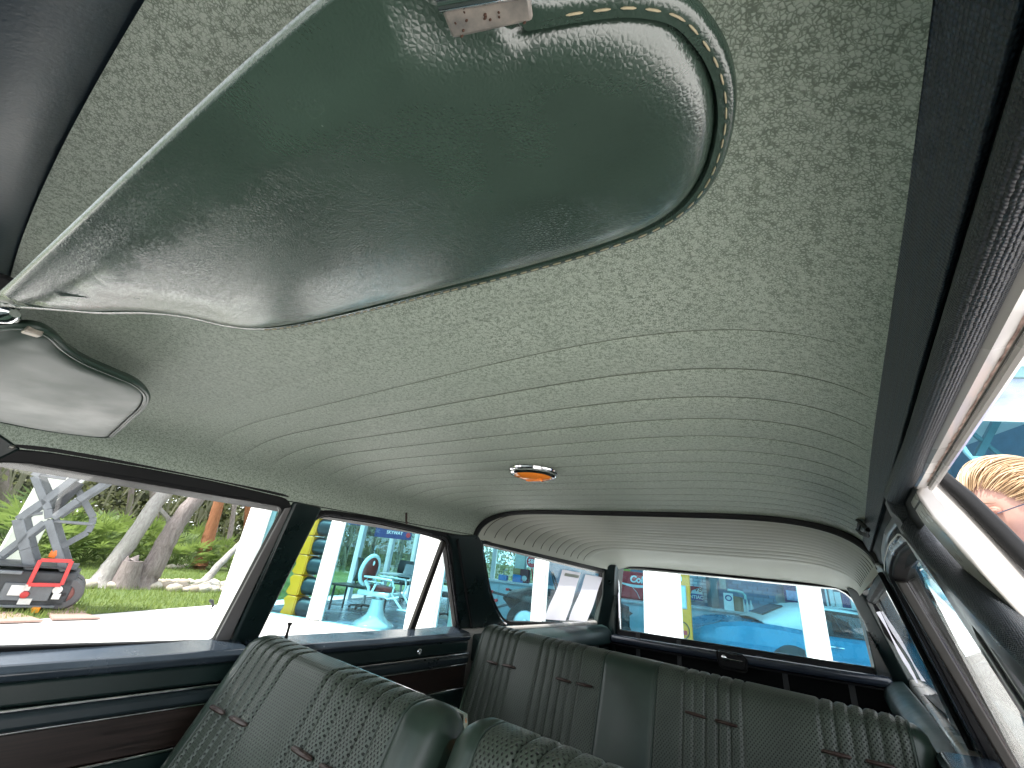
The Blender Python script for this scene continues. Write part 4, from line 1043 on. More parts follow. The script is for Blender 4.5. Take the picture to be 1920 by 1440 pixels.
def man():
    s0, t0 = 1.55, 3.25; Q = lambda a, c_, z: FB(s0 + a, t0 + c_, z)
    r = empty('person', Q(0, 0, .02), label='man in a blue polo shirt leaning over the desk', cat='person')
    j = [(Q(-.12, .0, .80), (.14, .12)), (Q(-.05, .05, .98), (.15, .12)), (Q(.10, .12, 1.16), (.17, .13)), (Q(.18, .16, 1.22), (.06, .06)),
         (Q(.08, -.10, 1.12), .07), (Q(.14, -.13, .95), .055), (Q(.10, .34, 1.14), .07), (Q(.20, .40, .96), .055)]
    skin_body('shirt', j, [(0, 1), (1, 2), (2, 3), (2, 4), (4, 5), (2, 6), (6, 7)], M_polo, r)
    j = [(Q(-.12, .0, .82), (.13, .11)), (Q(-.14, -.09, .76), .09), (Q(-.10, -.10, .45), .065), (Q(-.12, -.10, .08), .045), (Q(0, -.12, .05), .04), (Q(-.14, .09, .76), .09), (Q(-.08, .10, .45), .065), (Q(-.10, .10, .08), .045), (Q(.02, .10, .05), .04)]
    skin_body('trousers', j, [(0, 1), (1, 2), (2, 3), (3, 4), (0, 5), (5, 6), (6, 7), (7, 8)], M_jean, r)
    j = [(Q(.14, -.13, .97), .045), (Q(.22, .0, .84), .036), (Q(.26, .12, .77), .03), (Q(.30, .20, .765), (.035, .02))]
    skin_body('arm', j, [(0, 1), (1, 2), (2, 3)], M_skin, r, root=0)
    j = [(Q(.20, .40, .97), .045), (Q(.26, .42, .84), .036), (Q(.30, .44, .77), .03), (Q(.34, .48, .765), (.035, .02))]
    skin_body('arm', j, [(0, 1), (1, 2), (2, 3)], M_skin, r, root=0)
    b = MB(); b.ball(Q(.27, .20, 1.25), (.10, .085, .115), 16, 12, FR); b.ball(Q(.345, .21, 1.21), (.025, .02, .03), 8, 6, FR); b.tube([Q(.15, .15, 1.20), Q(.24, .19, 1.22)], .06, 10); b.build('head', M_skin, r)
    b = MB(); b.ball(Q(.255, .20, 1.285), (.108, .095, .10), 16, 10, FR); b.build('hair', mat('brown_hair', (.05, .03, .02), .7), r)
man()
# banners
def banner(nm, s0, s1, t_, z0, z1, txt, lab, sz, star=False):
    o = board(nm, M_navy, s0, s1, t_, z0, z1, label=lab, cat='banner')
    if txt:
        text(txt, sz, M_wt, o, FB((s0 + s1) / 2 + .05, t_ - .004, (z0 + z1) / 2 - .02), FD, UP, bold=.002)
        b = MB(); b.tube([FB((s0 + s1) / 2 + .05 + .17 * math.cos(a), t_ - .004, (z0 + z1) / 2 + .05 + .10 * math.sin(a)) for a in [k * math.pi / 10 for k in range(11)]], .008, 6); b.build('arch_mark', M_wt, o)
    if star:
        b = MB(); c = FB(s1 - .10, t_ - .006, z0 + .13); b.lathe([(.07, -.003), (.07, .003)], c, 10, FN); b.build('red_rosette', M_red, o)
    return o
sA, zA = st((706, 985), 5.0); sB, zB = st((770, 1012), 5.0)
banner('banner', sA, sB, 5.0, zB - .02, zB + .34, 'SKYWAY', 'navy blue banner with white arch and lettering by a red rosette', .13, True)
sA, zA = st((655, 975), 5.0); sB, zB = st((692, 986), 5.0); banner('banner', sA, sB, 5.0, zB - .02, zB + .3, None, 'plain navy blue banner next to the lettered one', .1)
# blind notice boards and chart by the back windows
sA, zA = st((716, 1018), 6.0); sB, zB = st((727, 1040), 6.0); o = board('notice_board', mat('photo_print', (.10, .09, .07), .5, var=.6, vscale=40), sA, sB, 6.0, zB, zA, label='narrow framed photographs hung between the back windows', cat='picture'); 
# pale board with red figure seen through the vent window
o = board('display_board', mat('pale_board', (.45, .55, .46), .5), 2.98 + .12, 3.62, .60, .05, 1.35, label='pale green board with red scribble behind the vent window', cat='board')
b = MB(); b.tube([FB(3.25, .59, 1.02), FB(3.30, .59, .93), FB(3.22, .59, .86), FB(3.28, .59, .78), FB(3.24, .59, .70)], .016, 6); b.build('red_mark', M_red, o)
b = MB(); b.prism([FB(3.14, .588, .62), FB(3.40, .588, .80), FB(3.42, .588, .30), FB(3.20, .588, .28)], FN * .008); b.build('dark_patch', M_dark, o)

# ---------------------------------------------------------------- counters and the things on them
def counter(nm, s0, s1, t0, t1, h, lab):
    r = empty(nm, FB((s0 + s1) / 2, (t0 + t1) / 2, .02), label=lab, cat='counter')
    fbox(MB(), s0, s1, t0, t1, h - .05, h).build('worktop', mat('counter_top', (.50, .54, .55), .3), r, bevel=.008)
    fbox(MB(), s0 + .04, s1 - .04, t0 + .06, t1, .02, h - .05).build('cabinet', mat('counter_front', (.30, .45, .50), .5), r, bevel=.006)
    n_ = max(1, int((s1 - s0) / .6))
    for k in range(n_): fbox(MB(), s0 + .06 + k * (s1 - s0 - .12) / n_, s0 + .05 + (k + .96) * (s1 - s0 - .12) / n_, t0 + .042, t0 + .06, .12, h - .10).build('cabinet_door', mat('counter_door', (.36, .52, .56), .45), r, bevel=.006)
    return r
counter('counter', 2.6, 5.0, 3.6, 4.2, .90, 'pale counter behind the dark roadster')
counter('counter', 5.15, 6.75, 3.2, 3.8, .84, 'pale counter below the red drinks machine')
counter('counter', 7.35, 10.1, 3.9, 4.5, .86, 'long counter carrying jars behind the blue convertible')
def small(nm, p, t_, builder, **tg_): return None
# quarter window: blue boxes, drinks globe sign on a red stand, radio
sg = empty('round_sign', FB(4.02, 3.80, .90), label='round red and white button sign on a red stand', cat='sign')
c = at((998, 1053), 3.8)
MB().lathe([(.155, -.012), (.155, .012)], c, 32, FN).build('rim', M_wt, sg, bevel=.004); d_ = MB().lathe([(.135, -.010), (.135, .010)], c - FN * .012, 32, FN).build('face', M_red, sg)
text('58L', .13, M_wt, d_, c - FN * .026, FD, UP, bold=.003)
MB().beam(c - UP * .15, FB(4.02, 3.80, .90), .04, .03).build('stand', M_red, sg)
sc_, _ = st((985, 1075), 3.75); b = MB(); fbox(b, sc_ - .12, sc_ + .10, 3.68, 3.95, .90, 1.20); o = b.build('juke_box', mat('maroon_box', (.12, .02, .03), .35), bevel=.03, label='maroon radio with chrome dial next to the round sign', cat='radio'); MB().lathe([(.06, -.01), (.05, .01)], FB(sc_, 3.67, 1.0), 16, FN).build('dial', M_steel, o)
for px, wd, h, lab in ((943, .10, .12, 'small blue box with silver tap at the counter end'), (972, .13, .16, 'blue box under the wooden crate on the counter')):
    s_, _ = st((px, 1085), 3.75); b = MB(); fbox(b, s_ - wd, s_ + wd, 3.68, 3.9, .90, .90 + h); o = b.build('blue_box', mat('bright_blue_box', (.03, .18, .45), .4), bevel=.008, label=lab, cat='box'); MB().tube([FB(s_, 3.75, .90 + h), FB(s_, 3.75, 1.0 + h), FB(s_ + .08, 3.75, 1.02 + h)], .014, 6).build('tap', M_steel, o)
s_, _ = st((972, 1075), 3.75); b = MB(); fbox(b, s_ - .13, s_ + .12, 3.70, 3.9, 1.065, 1.20); b.build('wooden_crate', mat('crate_wood', (.38, .24, .11), .7, var=.3, stretch=(1, 1, 12)), bevel=.006, label='small wooden crate standing on a blue box', cat='crate')
# red drinks machine
cm = empty('drinks_machine', FB(6.3, 4.3, .02), label='red drinks machine with white script and wave', cat='vending machine')
fbox(MB(), 6.02, 6.85, 4.25, 4.85, .84, 1.42).build('cabinet', M_red, cm, bevel=.02)
fbox(MB(), 6.02, 6.85, 4.25, 4.85, .02, .84).build('lower_cabinet', mat('machine_base', (.20, .02, .03), .4), cm, bevel=.02)
text('Coke', .20, M_wt, cm, FB(6.46, 4.244, 1.255), FD, UP, bold=.008, shear=.15)
b = MB(); wv = [(6.05 + .036 * k, 1.15 - .05 * math.sin(k / 18 * 3.14) + .0 * k) for k in range(19)]
b.prism([FB(a, 4.246, z + .03 * math.sin(i / 18 * 3.14) + .012) for i, (a, z) in enumerate(wv)] + [FB(a, 4.246, z - .02) for a, z in reversed(wv)], FN * .006); b.build('white_wave', M_wt, cm)
b = MB(); b.tube([FB(6.30, 4.24, 1.08), FB(6.40, 4.24, .98), FB(6.46, 4.24, .86)], .006, 5); b.build('scratch_line', M_wt, cm)
o = board('poster', mat('lime_poster', (.40, .50, .06), .5, var=.3, vscale=14), 5.62, 6.30, 5.10, 1.42, 1.85, label='lime green poster above the red drinks machine', cat='poster')
b = MB(); fbox(b, 5.70, 5.98, 3.3, 3.6, .84, 1.12); o = b.build('green_toy', mat('lime_box', (.35, .45, .05), .5), bevel=.06, seg=3, label='lime green rounded box on the counter left of the drinks machine', cat='box')
b = MB(); aa = [at(p, 2.2) for p in ((1160, 1136), (1187, 1150), (1174, 1160), (1160, 1170))]; b.prism(aa, FN * .05); b.build('arrow_sign', mat('brown_sign', (.10, .08, .07), .5), bevel=.004, label='brown arrow board hanging in front of the counter', cat='sign')
b = MB(); b.tube([aa[0] + UP * .02, Vector((aa[0].x, aa[0].y, .02))], .02, 8); b.build('arrow_post', M_dark, label='dark thin post carrying the brown arrow board', cat='post')
# yellow petrol pump
pm = empty('petrol_pump', FB(6.98, 1.25, .02), label='yellow vintage petrol pump beside the wide column', cat='petrol pump')
sL, zT = st((1272, 1072), 1.1); sR, _ = st((1296, 1120), 1.1)
fbox(MB(), sL - .30, sR, 1.1, 1.6, .02, zT + .02).build('housing', M_yel, pm, bevel=.035, seg=3)
fbox(MB(), sL - .26, sR - .02, 1.12, 1.58, zT + .02, zT + .06).build('cap', M_red, pm, bevel=.02)
s2, z2 = st((1284, 1100), 1.09); s3, z3 = st((1283, 1140), 1.09)
fbox(MB(), sL - .24, s2, 1.085, 1.11, z3, z2).build('dial_window', mat('dial_glass', (.55, .62, .60), .15), pm, bevel=.02)
fbox(MB(), sL - .26, s2 + .02, 1.09, 1.12, z3 - .02, z2 + .02).build('window_bezel', M_steel, pm, bevel=.02)
fbox(MB(), sL - .1, sL + .045, 1.09, 1.11, zT - .14, zT - .07).build('price_plate', M_wt, pm, bevel=.004)
s4, z4 = st((1281, 1182), 1.09); b = MB(); b.tube([FB(s4 - .01 + .105 * math.cos(a), 1.09, z4 + .12 * math.sin(a)) for a in [k * math.pi / 12 for k in range(25)]], .008, 6); b.build('oval_emblem', M_dark, pm)
fbox(MB(), s4 - .08, s4 + .06, 1.088, 1.10, z4 - .06, z4 + .0).build('red_emblem', M_red, pm, bevel=.004)
# V8 sign on the bricks
sL, zT = st((1291, 1098), 5.1); sR, zB = st((1318, 1127), 5.1)
vs_ = board('wall_sign', M_wt, sL - .12, sR, 5.12, zB, zT, label='white V8 sign with red arrowhead and blue lettered band on the bricks', cat='sign')
fbox(MB(), sL - .12, sR, 5.108, 5.12, zB, zB + .14).build('blue_band', M_blue2, vs_)
hh = zT - zB
b = MB(); b.prism([FB(sL - .12, 5.11, zT), FB(sR - .02, 5.11, zT), FB(sL + .07, 5.11, zT - .10), FB(sL + .02, 5.11, zT - .24), FB(sL - .12, 5.11, zB + .15)], FN * .008); b.build('red_arrowhead', M_red, vs_)
text('V8', .15, mat('maroon_ink', (.12, .02, .03), .5), vs_, FB(sR - .10, 5.108, zB + .24), FD, UP, shear=.3); text('PONTIAC', .105, M_wt, vs_, FB((sL + sR) / 2 - .06, 5.100, zB + .068), FD, UP, bold=.003)
# grey cabinet, menu board, jar, bottles and the bent pipe on the counter
s0, _ = st((1331, 1100), 4.6); s1, _ = st((1346, 1100), 4.6); fbox(MB(), s0, s1, 4.6, 5.0, .86, 2.1).build('grey_locker', mat('locker', (.20, .21, .22), .5), bevel=.01, label='tall narrow grey cabinet on the long counter', cat='cabinet')
s0, z0 = st((1347, 1072), 4.75); s1, z1 = st((1362, 1105), 4.75); o = board('menu_board', mat('menu_paper', (.45, .47, .44), .6, var=.2, vscale=30), s0, s1, 4.75, z1, z0, label='pale printed poster above the menu card', cat='poster')
s0, z0 = st((1356, 1111), 4.1); s1, z1 = st((1377, 1143), 4.1); o = board('menu_card', M_wt, s0, s1, 4.1, .86, z0, label='white menu card with blue emblem propped on the counter', cat='card'); b = MB(); b.tube([FB((s0 + s1) / 2 + .06 * math.cos(a), 4.095, (.86 + z0) / 2 + .07 + .05 * math.sin(a)) for a in [k * math.pi / 8 for k in range(17)]], .012, 6); b.build('blue_emblem', M_blue2, o)
s0, _ = st((1386, 1135), 4.1); MB().lathe([(.09, 0), (.095, .05), (.10, .26), (.10, .28), (.06, .29)], FB(s0, 4.15, .86), 20).build('storage_jar', mat('jar_brown', (.28, .18, .12), .4), label='brown storage jar with pale lid on the long counter', cat='jar')
for k, px in enumerate((1396, 1403, 1410)):
    s0, _ = st((px, 1138), 4.1); MB().lathe([(.045, 0), (.045, .12), (.018, .18), (.016, .24), (.02, .25)], FB(s0, 4.15, .86), 14).build('bottle', mat('clear_bottle', (.55, .62, .62), .15), label='small clear bottle beside the brown jar', cat='bottle', group='bottles on the long counter')
s0, _ = st((1415, 1140), 4.1); fbox(MB(), s0 - .12, s0 + .25, 4.05, 4.2, .86, .91).build('blue_tray', mat('bright_blue_box', (.03, .18, .45), .4), bevel=.006, label='flat bright blue tray past the bottles', cat='tray')
pp = [at(p, 4.3) for p in ((1364, 1106), (1380, 1108), (1392, 1111), (1397, 1117), (1398, 1124))]; MB().tube(pp, .028, 10).build('bent_pipe', mat('mint_pipe', (.45, .75, .72), .3), label='mint green bent lamp pipe over the jars', cat='lamp')
# posters at the right
s0, z0 = st((1467, 1088), 4.9); s1, z1 = st((1499, 1131), 4.9)
o = board('poster', M_navy, s0, s1 + .25, 4.9, z1, z0 + .08, label='navy poster with pale sky photo and white lettering', cat='poster'); text('SKYWAY', .12, M_wt, o, FB(s0 + .40, 4.895, z0 - .02), FD, UP, bold=.004)
fbox(MB(), s0 + .04, s1 + .22, 4.892, 4.9, z1 + .04, z1 + (z0 - z1) * .55).build('photo_print', mat('sky_photo', (.25, .40, .65), .5, var=.5, vscale=5), o)
# rack of leaflets
s0, z0 = st((1543, 1080), 4.2); s1, z1 = st((1606, 1140), 4.2)
rk = empty('leaflet_rack', FB((s0 + s1) / 2, 4.4, .02), label='steel rack of white leaflets beyond the convertible', cat='rack')
for k in range(3): fbox(MB(), s0, s1 + .3, 4.2, 4.5, z1 - .05 + k * .42, z1 - .02 + k * .42).build('shelf', M_steel, rk, bevel=.004)
for a in (s0, s1 + .3): fbox(MB(), a - .02, a + .02, 4.2, 4.5, .02, z0 + .4).build('upright', M_steel, rk, bevel=.004)
random.seed(8)
for k in range(3):
    a = s0 + .06
    while a < s1 + .2:
        wd = random.uniform(.07, .14); hgt = random.uniform(.28, .36); fbox(MB(), a, a + wd, 4.22, 4.26, z1 - .018 + k * .42, z1 - .018 + hgt + k * .42).build('leaflet', M_wt if random.random() < .6 else M_navy, rk); a += wd + .015
# second office side: the wall mounted round clock behind the convertible
s0, z0 = st((1464, 1123), 5.15); MB().lathe([(.11, -.01), (.11, .01), (.10, .014)], FB(s0, 5.17, z0), 24, FN).build('wall_clock', mat('clock_grey', (.35, .42, .44), .4), label='small round grey clock on the blue bricks', cat='clock')
# ================================================================ cars in the showroom
def interp(tab, x):
    for (a, va), (b, vb) in zip(tab, tab[1:]):
        if x <= b:
            t = max(0, (x - a) / (b - a)); t = t * t * (3 - 2 * t) * .5 + t * .5; return va + (vb - va) * t
    return tab[-1][1]
def car_body(stations, prof, L):
    rows = []
    for x in stations: rows.append([Vector((x, y, z)) for y, z in prof(x)])
    return rows
def wheel(r, at_, rad, parent, rimc):
    t = MB().lathe([(rad * .62, -.10), (rad * .95, -.10), (rad, -.06), (rad, .06), (rad * .95, .10), (rad * .62, .10), (rad * .62, -.10)], at_, 26, (0, 1, 0), False).build('wheel', M_black, parent, smooth=50)
    MB().lathe([(rad * .63, -.08), (rad * .55, -.095), (rad * .2, -.085), (rad * .16, -.11), (.01, -.115)], at_, 24, (0, 1, 0)).build('rim', rimc, t); return t
M_cblue = mat('blue_car_paint', (.0, .23, .37), .28, var=.05, coat=.4); M_ctop = mat('white_soft_top', (.72, .76, .74), .8, var=.05, bump=.3, bscale=300); M_cglass = mat('dark_car_glass', (.02, .03, .035), .08)
def convertible():
    r = empty('convertible', (0, 0, 0), label='bright blue convertible with white soft top raised', cat='car')
    hwid = [(0, .70), (.15, .80), (.6, .88), (1.2, .88), (2.0, .84), (2.8, .85), (3.5, .88), (4.1, .82), (4.45, .62)]
    ftop = [(0, .50), (.12, .58), (.28, .66), (.53, .74), (.87, .79), (1.34, .79), (1.64, .77), (2.0, .74), (2.7, .74), (3.4, .79), (3.9, .73), (4.45, .55)]
    deck = [(0, .48), (.2, .56), (.46, .62), (.74, .70), (1.11, .77), (1.34, .79), (2.1, .71), (2.8, .74), (3.4, .77), (4.0, .68), (4.45, .53)]
    bot = [(0, .34), (.3, .24), (1, .17), (3.6, .17), (4.2, .24), (4.45, .38)]
    def prof(x):
        w_, f, d, b = interp(hwid, x), interp(ftop, x), interp(deck, x), interp(bot, x); mid = .48
        half = [(-.55 * w_, b), (-.88 * w_, b), (-.95 * w_, b + .10), (-w_ * .985, mid - .06), (-w_, mid), (-w_ * .985, mid + .03), (-.95 * w_, f - .06), (-.86 * w_, f), (-.70 * w_, f - .005), (-.45 * w_, d), (0, d + .02)]
        return half + [(-y, z) for y, z in reversed(half[:-1])]
    st_ = [i * 4.45 / 60 for i in range(61)]; rows = car_body(st_, prof, 4.45)
    m = MB(); m.loft(rows); m.build('body', M_cblue, r, smooth=35)
    for x in (1.50, 3.75):
        for sg in (-1, 1):
            c = Vector((x, sg * .70, .30)); wheel(r, c, .30, r, M_chrome)
            MB().lathe([(.37, -.02), (.37, .02)], (x, sg * .862, .17), 30, (0, 1, 0)).build('wheel_arch', M_dark, r)
    # soft top: rear slope, roof and side quarters
    sx = [1.16, 1.36, 1.52, 1.72, 1.95, 2.06, 2.07, 2.45, 2.80]; zt = [.83, .93, 1.01, 1.09, 1.14, 1.15, 1.15, 1.145, 1.11]; wt = [.64, .63, .62, .62, .61, .61, .61, .60, .58]; zb = [.80, .79, .78, .77, .75, .74, 1.09, 1.085, 1.06]
    rows = []
    for x, z, w_, b in zip(sx, zt, wt, zb):
        rows.append([Vector((x + (.06 if b > 1 else 0) * 0, -w_ - (.10 if b < 1 else .03), b)), Vector((x, -w_, b + (z - b) * .72)), Vector((x, -w_ * .86, z - .012)), Vector((x, -w_ * .4, z + .012)), Vector((x, 0, z + .018)), Vector((x, w_ * .4, z + .012)), Vector((x, w_ * .86, z - .012)), Vector((x, w_, b + (z - b) * .72)), Vector((x, w_ + (.10 if b < 1 else .03), b))])
    o = MB().loft(rows, closed=False).build('soft_top', M_ctop, r, smooth=50); md = o.modifiers.new('solid', 'SOLIDIFY'); md.thickness = .012
    b = MB(); b.add([(1.27, -.34, .915), (1.27, .34, .915), (1.63, .30, 1.085), (1.63, -.30, 1.085)], [(0, 1, 2, 3)]); o = b.build('rear_window', M_cglass, r, smooth=0); md = o.modifiers.new('s', 'SOLIDIFY'); md.thickness = .02; md.offset = 0
    # cockpit: side windows dark, windscreen, seat and wheel inside
    for sg in (-1, 1):
        b = MB(); b.prism([(2.08, sg * .72, .74), (3.05, sg * .72, .745), (2.80, sg * .60, 1.07), (2.08, sg * .64, 1.09)], (0, -sg * .008, 0)); b.build('side_window', M_carwin, r, smooth=0)
        b = MB(); b.tube([(2.08, sg * .73, .74), (2.08, sg * .655, 1.09), (2.80, sg * .62, 1.07)], .02, 6); b.tube([(3.08, sg * .73, .74), (2.80, sg * .61, 1.09)], .024, 6); b.tube([(2.35, sg * .72, .75), (2.22, sg * .66, 1.08)], .010, 6); b.tube([(2.08, sg * .74, .745), (3.05, sg * .74, .75)], .014, 6); b.build('window_post', M_dark, r)
        MB().tube([(2.03, sg * .846, .59), (2.10, sg * .872, .595), (2.24, sg * .846, .59)], .013, 8).build('door_handle', M_chrome, r)
        MB().tube([(1.92, sg * (interp(hwid, 1.92) + .001), .48), (1.90, sg * .81, .66), (1.92, sg * .74, .735)], .004, 5).build('door_gap', M_dark, r)
        MB().ball((.03, sg * .48, .50), (.02, .055, .055), 14, 8).build('tail_light', M_red, r); MB().ball((.03, sg * .30, .50), (.02, .05, .05), 14, 8).build('tail_light', M_red, r)
    b = MB(); b.add([(3.08, -.66, .75), (3.08, .66, .75), (2.82, .57, 1.08), (2.82, -.57, 1.08)], [(0, 1, 2, 3)]); b.build('windscreen', M_carwin, r, smooth=0)
    b = MB(); b.box((2.2, -.33, .78), (.14, .44, .36)); b.box((2.2, .33, .78), (.14, .44, .36)); b.build('seat_backs', mat('white_seat', (.6, .62, .6), .5), r, bevel=.05, seg=3)
    b = MB(); c = Vector((2.66, -.33, .80)); b.tube([c + Vector((-.03 * math.cos(a), .18 * math.sin(a), .18 * math.cos(a))) for a in [k * math.pi / 12 for k in range(25)]], .011, 6); b.build('steering_wheel', M_dark, r)
    b = MB(); b.box((2.88, 0, .73), (.25, 1.2, .12)); b.build('dashboard', M_dark, r, bevel=.03)
    MB().box((-.02, 0, .36), (.06, 1.3, .07)).build('rear_bumper', M_chrome, r, bevel=.02); MB().lathe([(.05, 0), (.045, .012), (.01, .014)], (.42, -.35, .625), 16, (0, 0, 1)).build('fuel_cap', M_chrome, r)
    r.location = FB(7.10, 2.38, .02); r.rotation_euler = (0, 0, math.atan2(FD.y, FD.x)); return r
convertible()
def roadster():
    r = empty('roadster', (0, 0, 0), label='dark brown open roadster with red tail lights', cat='car')
    M_b = mat('dark_brown_paint', (.016, .013, .012), .35)
    hwid = [(0, .12), (.25, .40), (.7, .62), (1.4, .68), (2.2, .60), (3.0, .45), (3.5, .32)]; top = [(0, .70), (.3, .82), (.8, .90), (1.3, .90), (1.8, .86), (2.2, .92), (3.0, .88), (3.5, .78)]; bot = [(0, .62), (.3, .48), (.8, .38), (2, .34), (3.5, .40)]
    rows = []
    for i in range(41):
        x = 3.5 * i / 40; X = x * .66; w_, t_, b_ = interp(hwid, x), interp(top, x), interp(bot, x); n = 20
        rows.append([Vector((X, w_ * math.copysign(abs(math.cos(k * 2 * math.pi / n)) ** .75, math.cos(k * 2 * math.pi / n)), (t_ + b_) / 2 + (t_ - b_) / 2 * math.copysign(abs(math.sin(k * 2 * math.pi / n)) ** .8, math.sin(k * 2 * math.pi / n)))) for k in range(n)])
    MB().loft(rows).build('body', M_b, r, smooth=60)
    for x, y in ((.50, .60), (1.95, .58)):
        for sg in (-1, 1): wheel(r, Vector((x + .05, sg * y, .34)), .34, r, M_steel)
    for sg in (-1, 1):
        a_ = MB().tube([(.35, sg * .50, .70), (.10, sg * .66, .74), (-.08, sg * .70, .76)], .02, 8).build('lamp_arm', M_dark, r)
        MB().box((-.10, sg * .70, .765), (.07, .13, .05)).build('tail_light', M_red, r, bevel=.015); MB().box((-.02, sg * .62, .63), (.06, .13, .05)).build('reflector', M_red, r, bevel=.015)
    b = MB(); c = Vector((.98, -.2, 1.02)); b.tube([c + Vector((-.07 * math.cos(a), .19 * math.sin(a), .18 * math.cos(a))) for a in [k * math.pi / 12 for k in range(25)]], .014, 6); b.tube([c, c + Vector((.35, 0, -.14))], .016, 6); b.build('steering_wheel', M_dark, r)
    b = MB(); b.box((.68, 0, .92), (.12, .9, .16)); b.build('seat_back', M_oxb, r, bevel=.04, seg=3)
    b = MB(); b.prism([(1.30, -.5, .88), (1.30, .5, .88), (1.20, .46, 1.16), (1.20, -.46, 1.16)], (.006, 0, 0)); b.build('windscreen', MATS['side_glass'], r, smooth=0)
    b = MB(); b.tube([(1.30, -.5, .86), (1.20, -.47, 1.17), (1.20, .47, 1.17), (1.30, .5, .86)], .012, 6); b.build('windscreen_frame', M_chrome, r)
    MB().box((-.05, 0, .50), (.05, 1.1, .05)).build('rear_bumper', M_steel, r, bevel=.015)
    r.location = FB(3.78, 1.75, .02); r.rotation_euler = (0, 0, math.atan2(FD.y, FD.x)); return r
roadster()

# ================================================================ papers taped inside the quarter window
q = NT('paper'); q.b.inputs['Base Color'].default_value = (.74, .72, .78, 1); q.b.inputs['Roughness'].default_value = .8; tl = q.n('ShaderNodeBsdfTranslucent'); tl.inputs['Color'].default_value = (.74, .72, .80, 1); ms = q.n('ShaderNodeMixShader'); ms.inputs['Fac'].default_value = .5; q.l(q.b.outputs['BSDF'], ms.inputs[1]); q.l(tl.outputs['BSDF'], ms.inputs[2]); q.l(ms.outputs['Shader'], q.o.inputs['Surface']); PAPER = q.m
def paper(px, lab, nm='paper_sheet', ban=False, side=-1):
    pts = [yz(p) for p in px]; n_ = 8; rows = []
    for i in range(n_ + 1):
        t = i / n_; l_ = pts[0].lerp(pts[3], t); r_ = pts[1].lerp(pts[2], t); row = []
        for j in range(6):
            u = j / 5; q_ = l_.lerp(r_, u); row.append(S(side, q_.x + .004 * math.sin(t * 5), q_.y, -.008 + .006 * math.sin(t * 4 + u * 2) ** 2 + (.004 * t)))
        rows.append(row)
    o = MB().loft(rows, closed=False).build(nm, PAPER, label=lab, cat='paper', smooth=60)
    if ban:
        a, b = pts[0].lerp(pts[3], .06), pts[1].lerp(pts[2], .06); c_, d_ = pts[1].lerp(pts[2], .12), pts[0].lerp(pts[3], .12)
        poly = [a.lerp(b, .12), a.lerp(b, .9), d_.lerp(c_, .9), d_.lerp(c_, .12)]
        band(side, poly, .003, .0022).build('printed_band', mat('grey_print', (.42, .45, .40), .7), o)
    return o
paper([(1057, 1068), (1090, 1074), (1062, 1164), (1022, 1161)], 'large white sheet with grey heading taped to the quarter window', ban=True)
paper([(1100, 1077), (1131, 1083), (1102, 1165), (1067, 1163)], 'plain white sheet taped next to the quarter window corner')
o = paper([(1100, 1080), (1128, 1086), (1090, 1160), (1067, 1158)], 'white sheet stuck to the driver side quarter window', side=1)

# ================================================================ outside on the left: lift, boards, post, trees
LB = Vector((-8.75, 1.59, 0)); LH = Vector((-8.75, 1.59, 0)).normalized(); LR = Vector((-LH.y, LH.x, 0)) * -1
if LR.y < 0: LR = -LR
def lp(p, e=0.): return hit(p, LB + LH * e, LH)
M_liftg = mat('lift_grey', (.15, .16, .175), .45, .1, var=.2, vscale=8); M_liftd = mat('lift_dark', (.045, .048, .055), .5, var=.3); M_liftr = mat('lift_red', (.55, .04, .04), .4, var=.2); M_decal = mat('decal_white', (.75, .74, .72), .5)
lift = empty('scissor_lift', (LB.x, LB.y, 0), label='grey scissor lift with red gate frame parked on plywood', cat='lift')
def lbox(nm, mt, p0, p1, e0, e1, bev=.015, par=None):
    a, b_ = lp(p0, e0), lp(p1, e0); m = MB(); m.box((a + b_) / 2 + LH * ((e1 - e0) / 2), ((b_ - a).dot(LR) if abs((b_ - a).dot(LR)) > .01 else .05, e1 - e0, abs(b_.z - a.z)), Matrix((LR, LH, UP)).transposed()); return m.build(nm, mt, par or lift, bevel=bev)
lbox('chassis', M_liftd, (-120, 1060), (118, 1140), .0, .85, .03)
lbox('deck', M_liftd, (-160, 1052), (145, 1066), -.05, .9, .01)
lbox('tray', M_liftg, (-60, 1066), (40, 1078), -.12, 0, .01); lbox('control_panel', M_liftg, (10, 1092), (88, 1128), -.03, .02, .01)
for p0, p1 in (((22, 1097), (40, 1117)), ((36, 1122), (55, 1134)), ((100, 1113), (110, 1124)), ((48, 1096), (54, 1108))): lbox('decal', M_decal, p0, p1, -.045, -.028, .002)
MB().lathe([(.045, 0), (.04, .03), (.01, .035)], lp((46, 1115), -.04), 14, -LH).build('stop_button', M_liftr, lift)
MB().lathe([(.05, 0), (.05, .01), (.035, .012)], lp((108, 1106), -.02), 18, -LH).build('round_gauge', M_decal, lift)
lbox('bumper', M_liftg, (-40, 1134), (100, 1141), -.06, .0, .006)
lbox('yellow_chock', M_yel, (60, 1140), (71, 1150), -.15, -.05, .006)
for e in (.10, .75):
    for px in (112, -150):
        c = lp((px, 1128), e); c.z = .235
        t = MB().lathe([(.11, -.10), (.18, -.10), (.205, -.07), (.205, .07), (.18, .10), (.11, .10), (.11, -.10)], c, 24, LH, False).build('wheel', mat('solid_tyre', (.10, .095, .10), .7), lift); MB().lathe([(.13, -.07), (.10, -.085), (.04, -.08), (.03, -.10), (.005, -.10)], c, 20, LH).build('rim', mat('rim_red', (.20, .07, .06), .6), t)
def arm(nm, pts, e, w_=.075, mt=None):
    P = [lp(p, e) for p in pts]; m = MB()
    for a, b_ in zip(P, P[1:]): m.beam(a, b_, .05, w_, LH.cross((b_ - a).normalized()))
    return m.build(nm, mt or M_liftg, lift, bevel=.008)
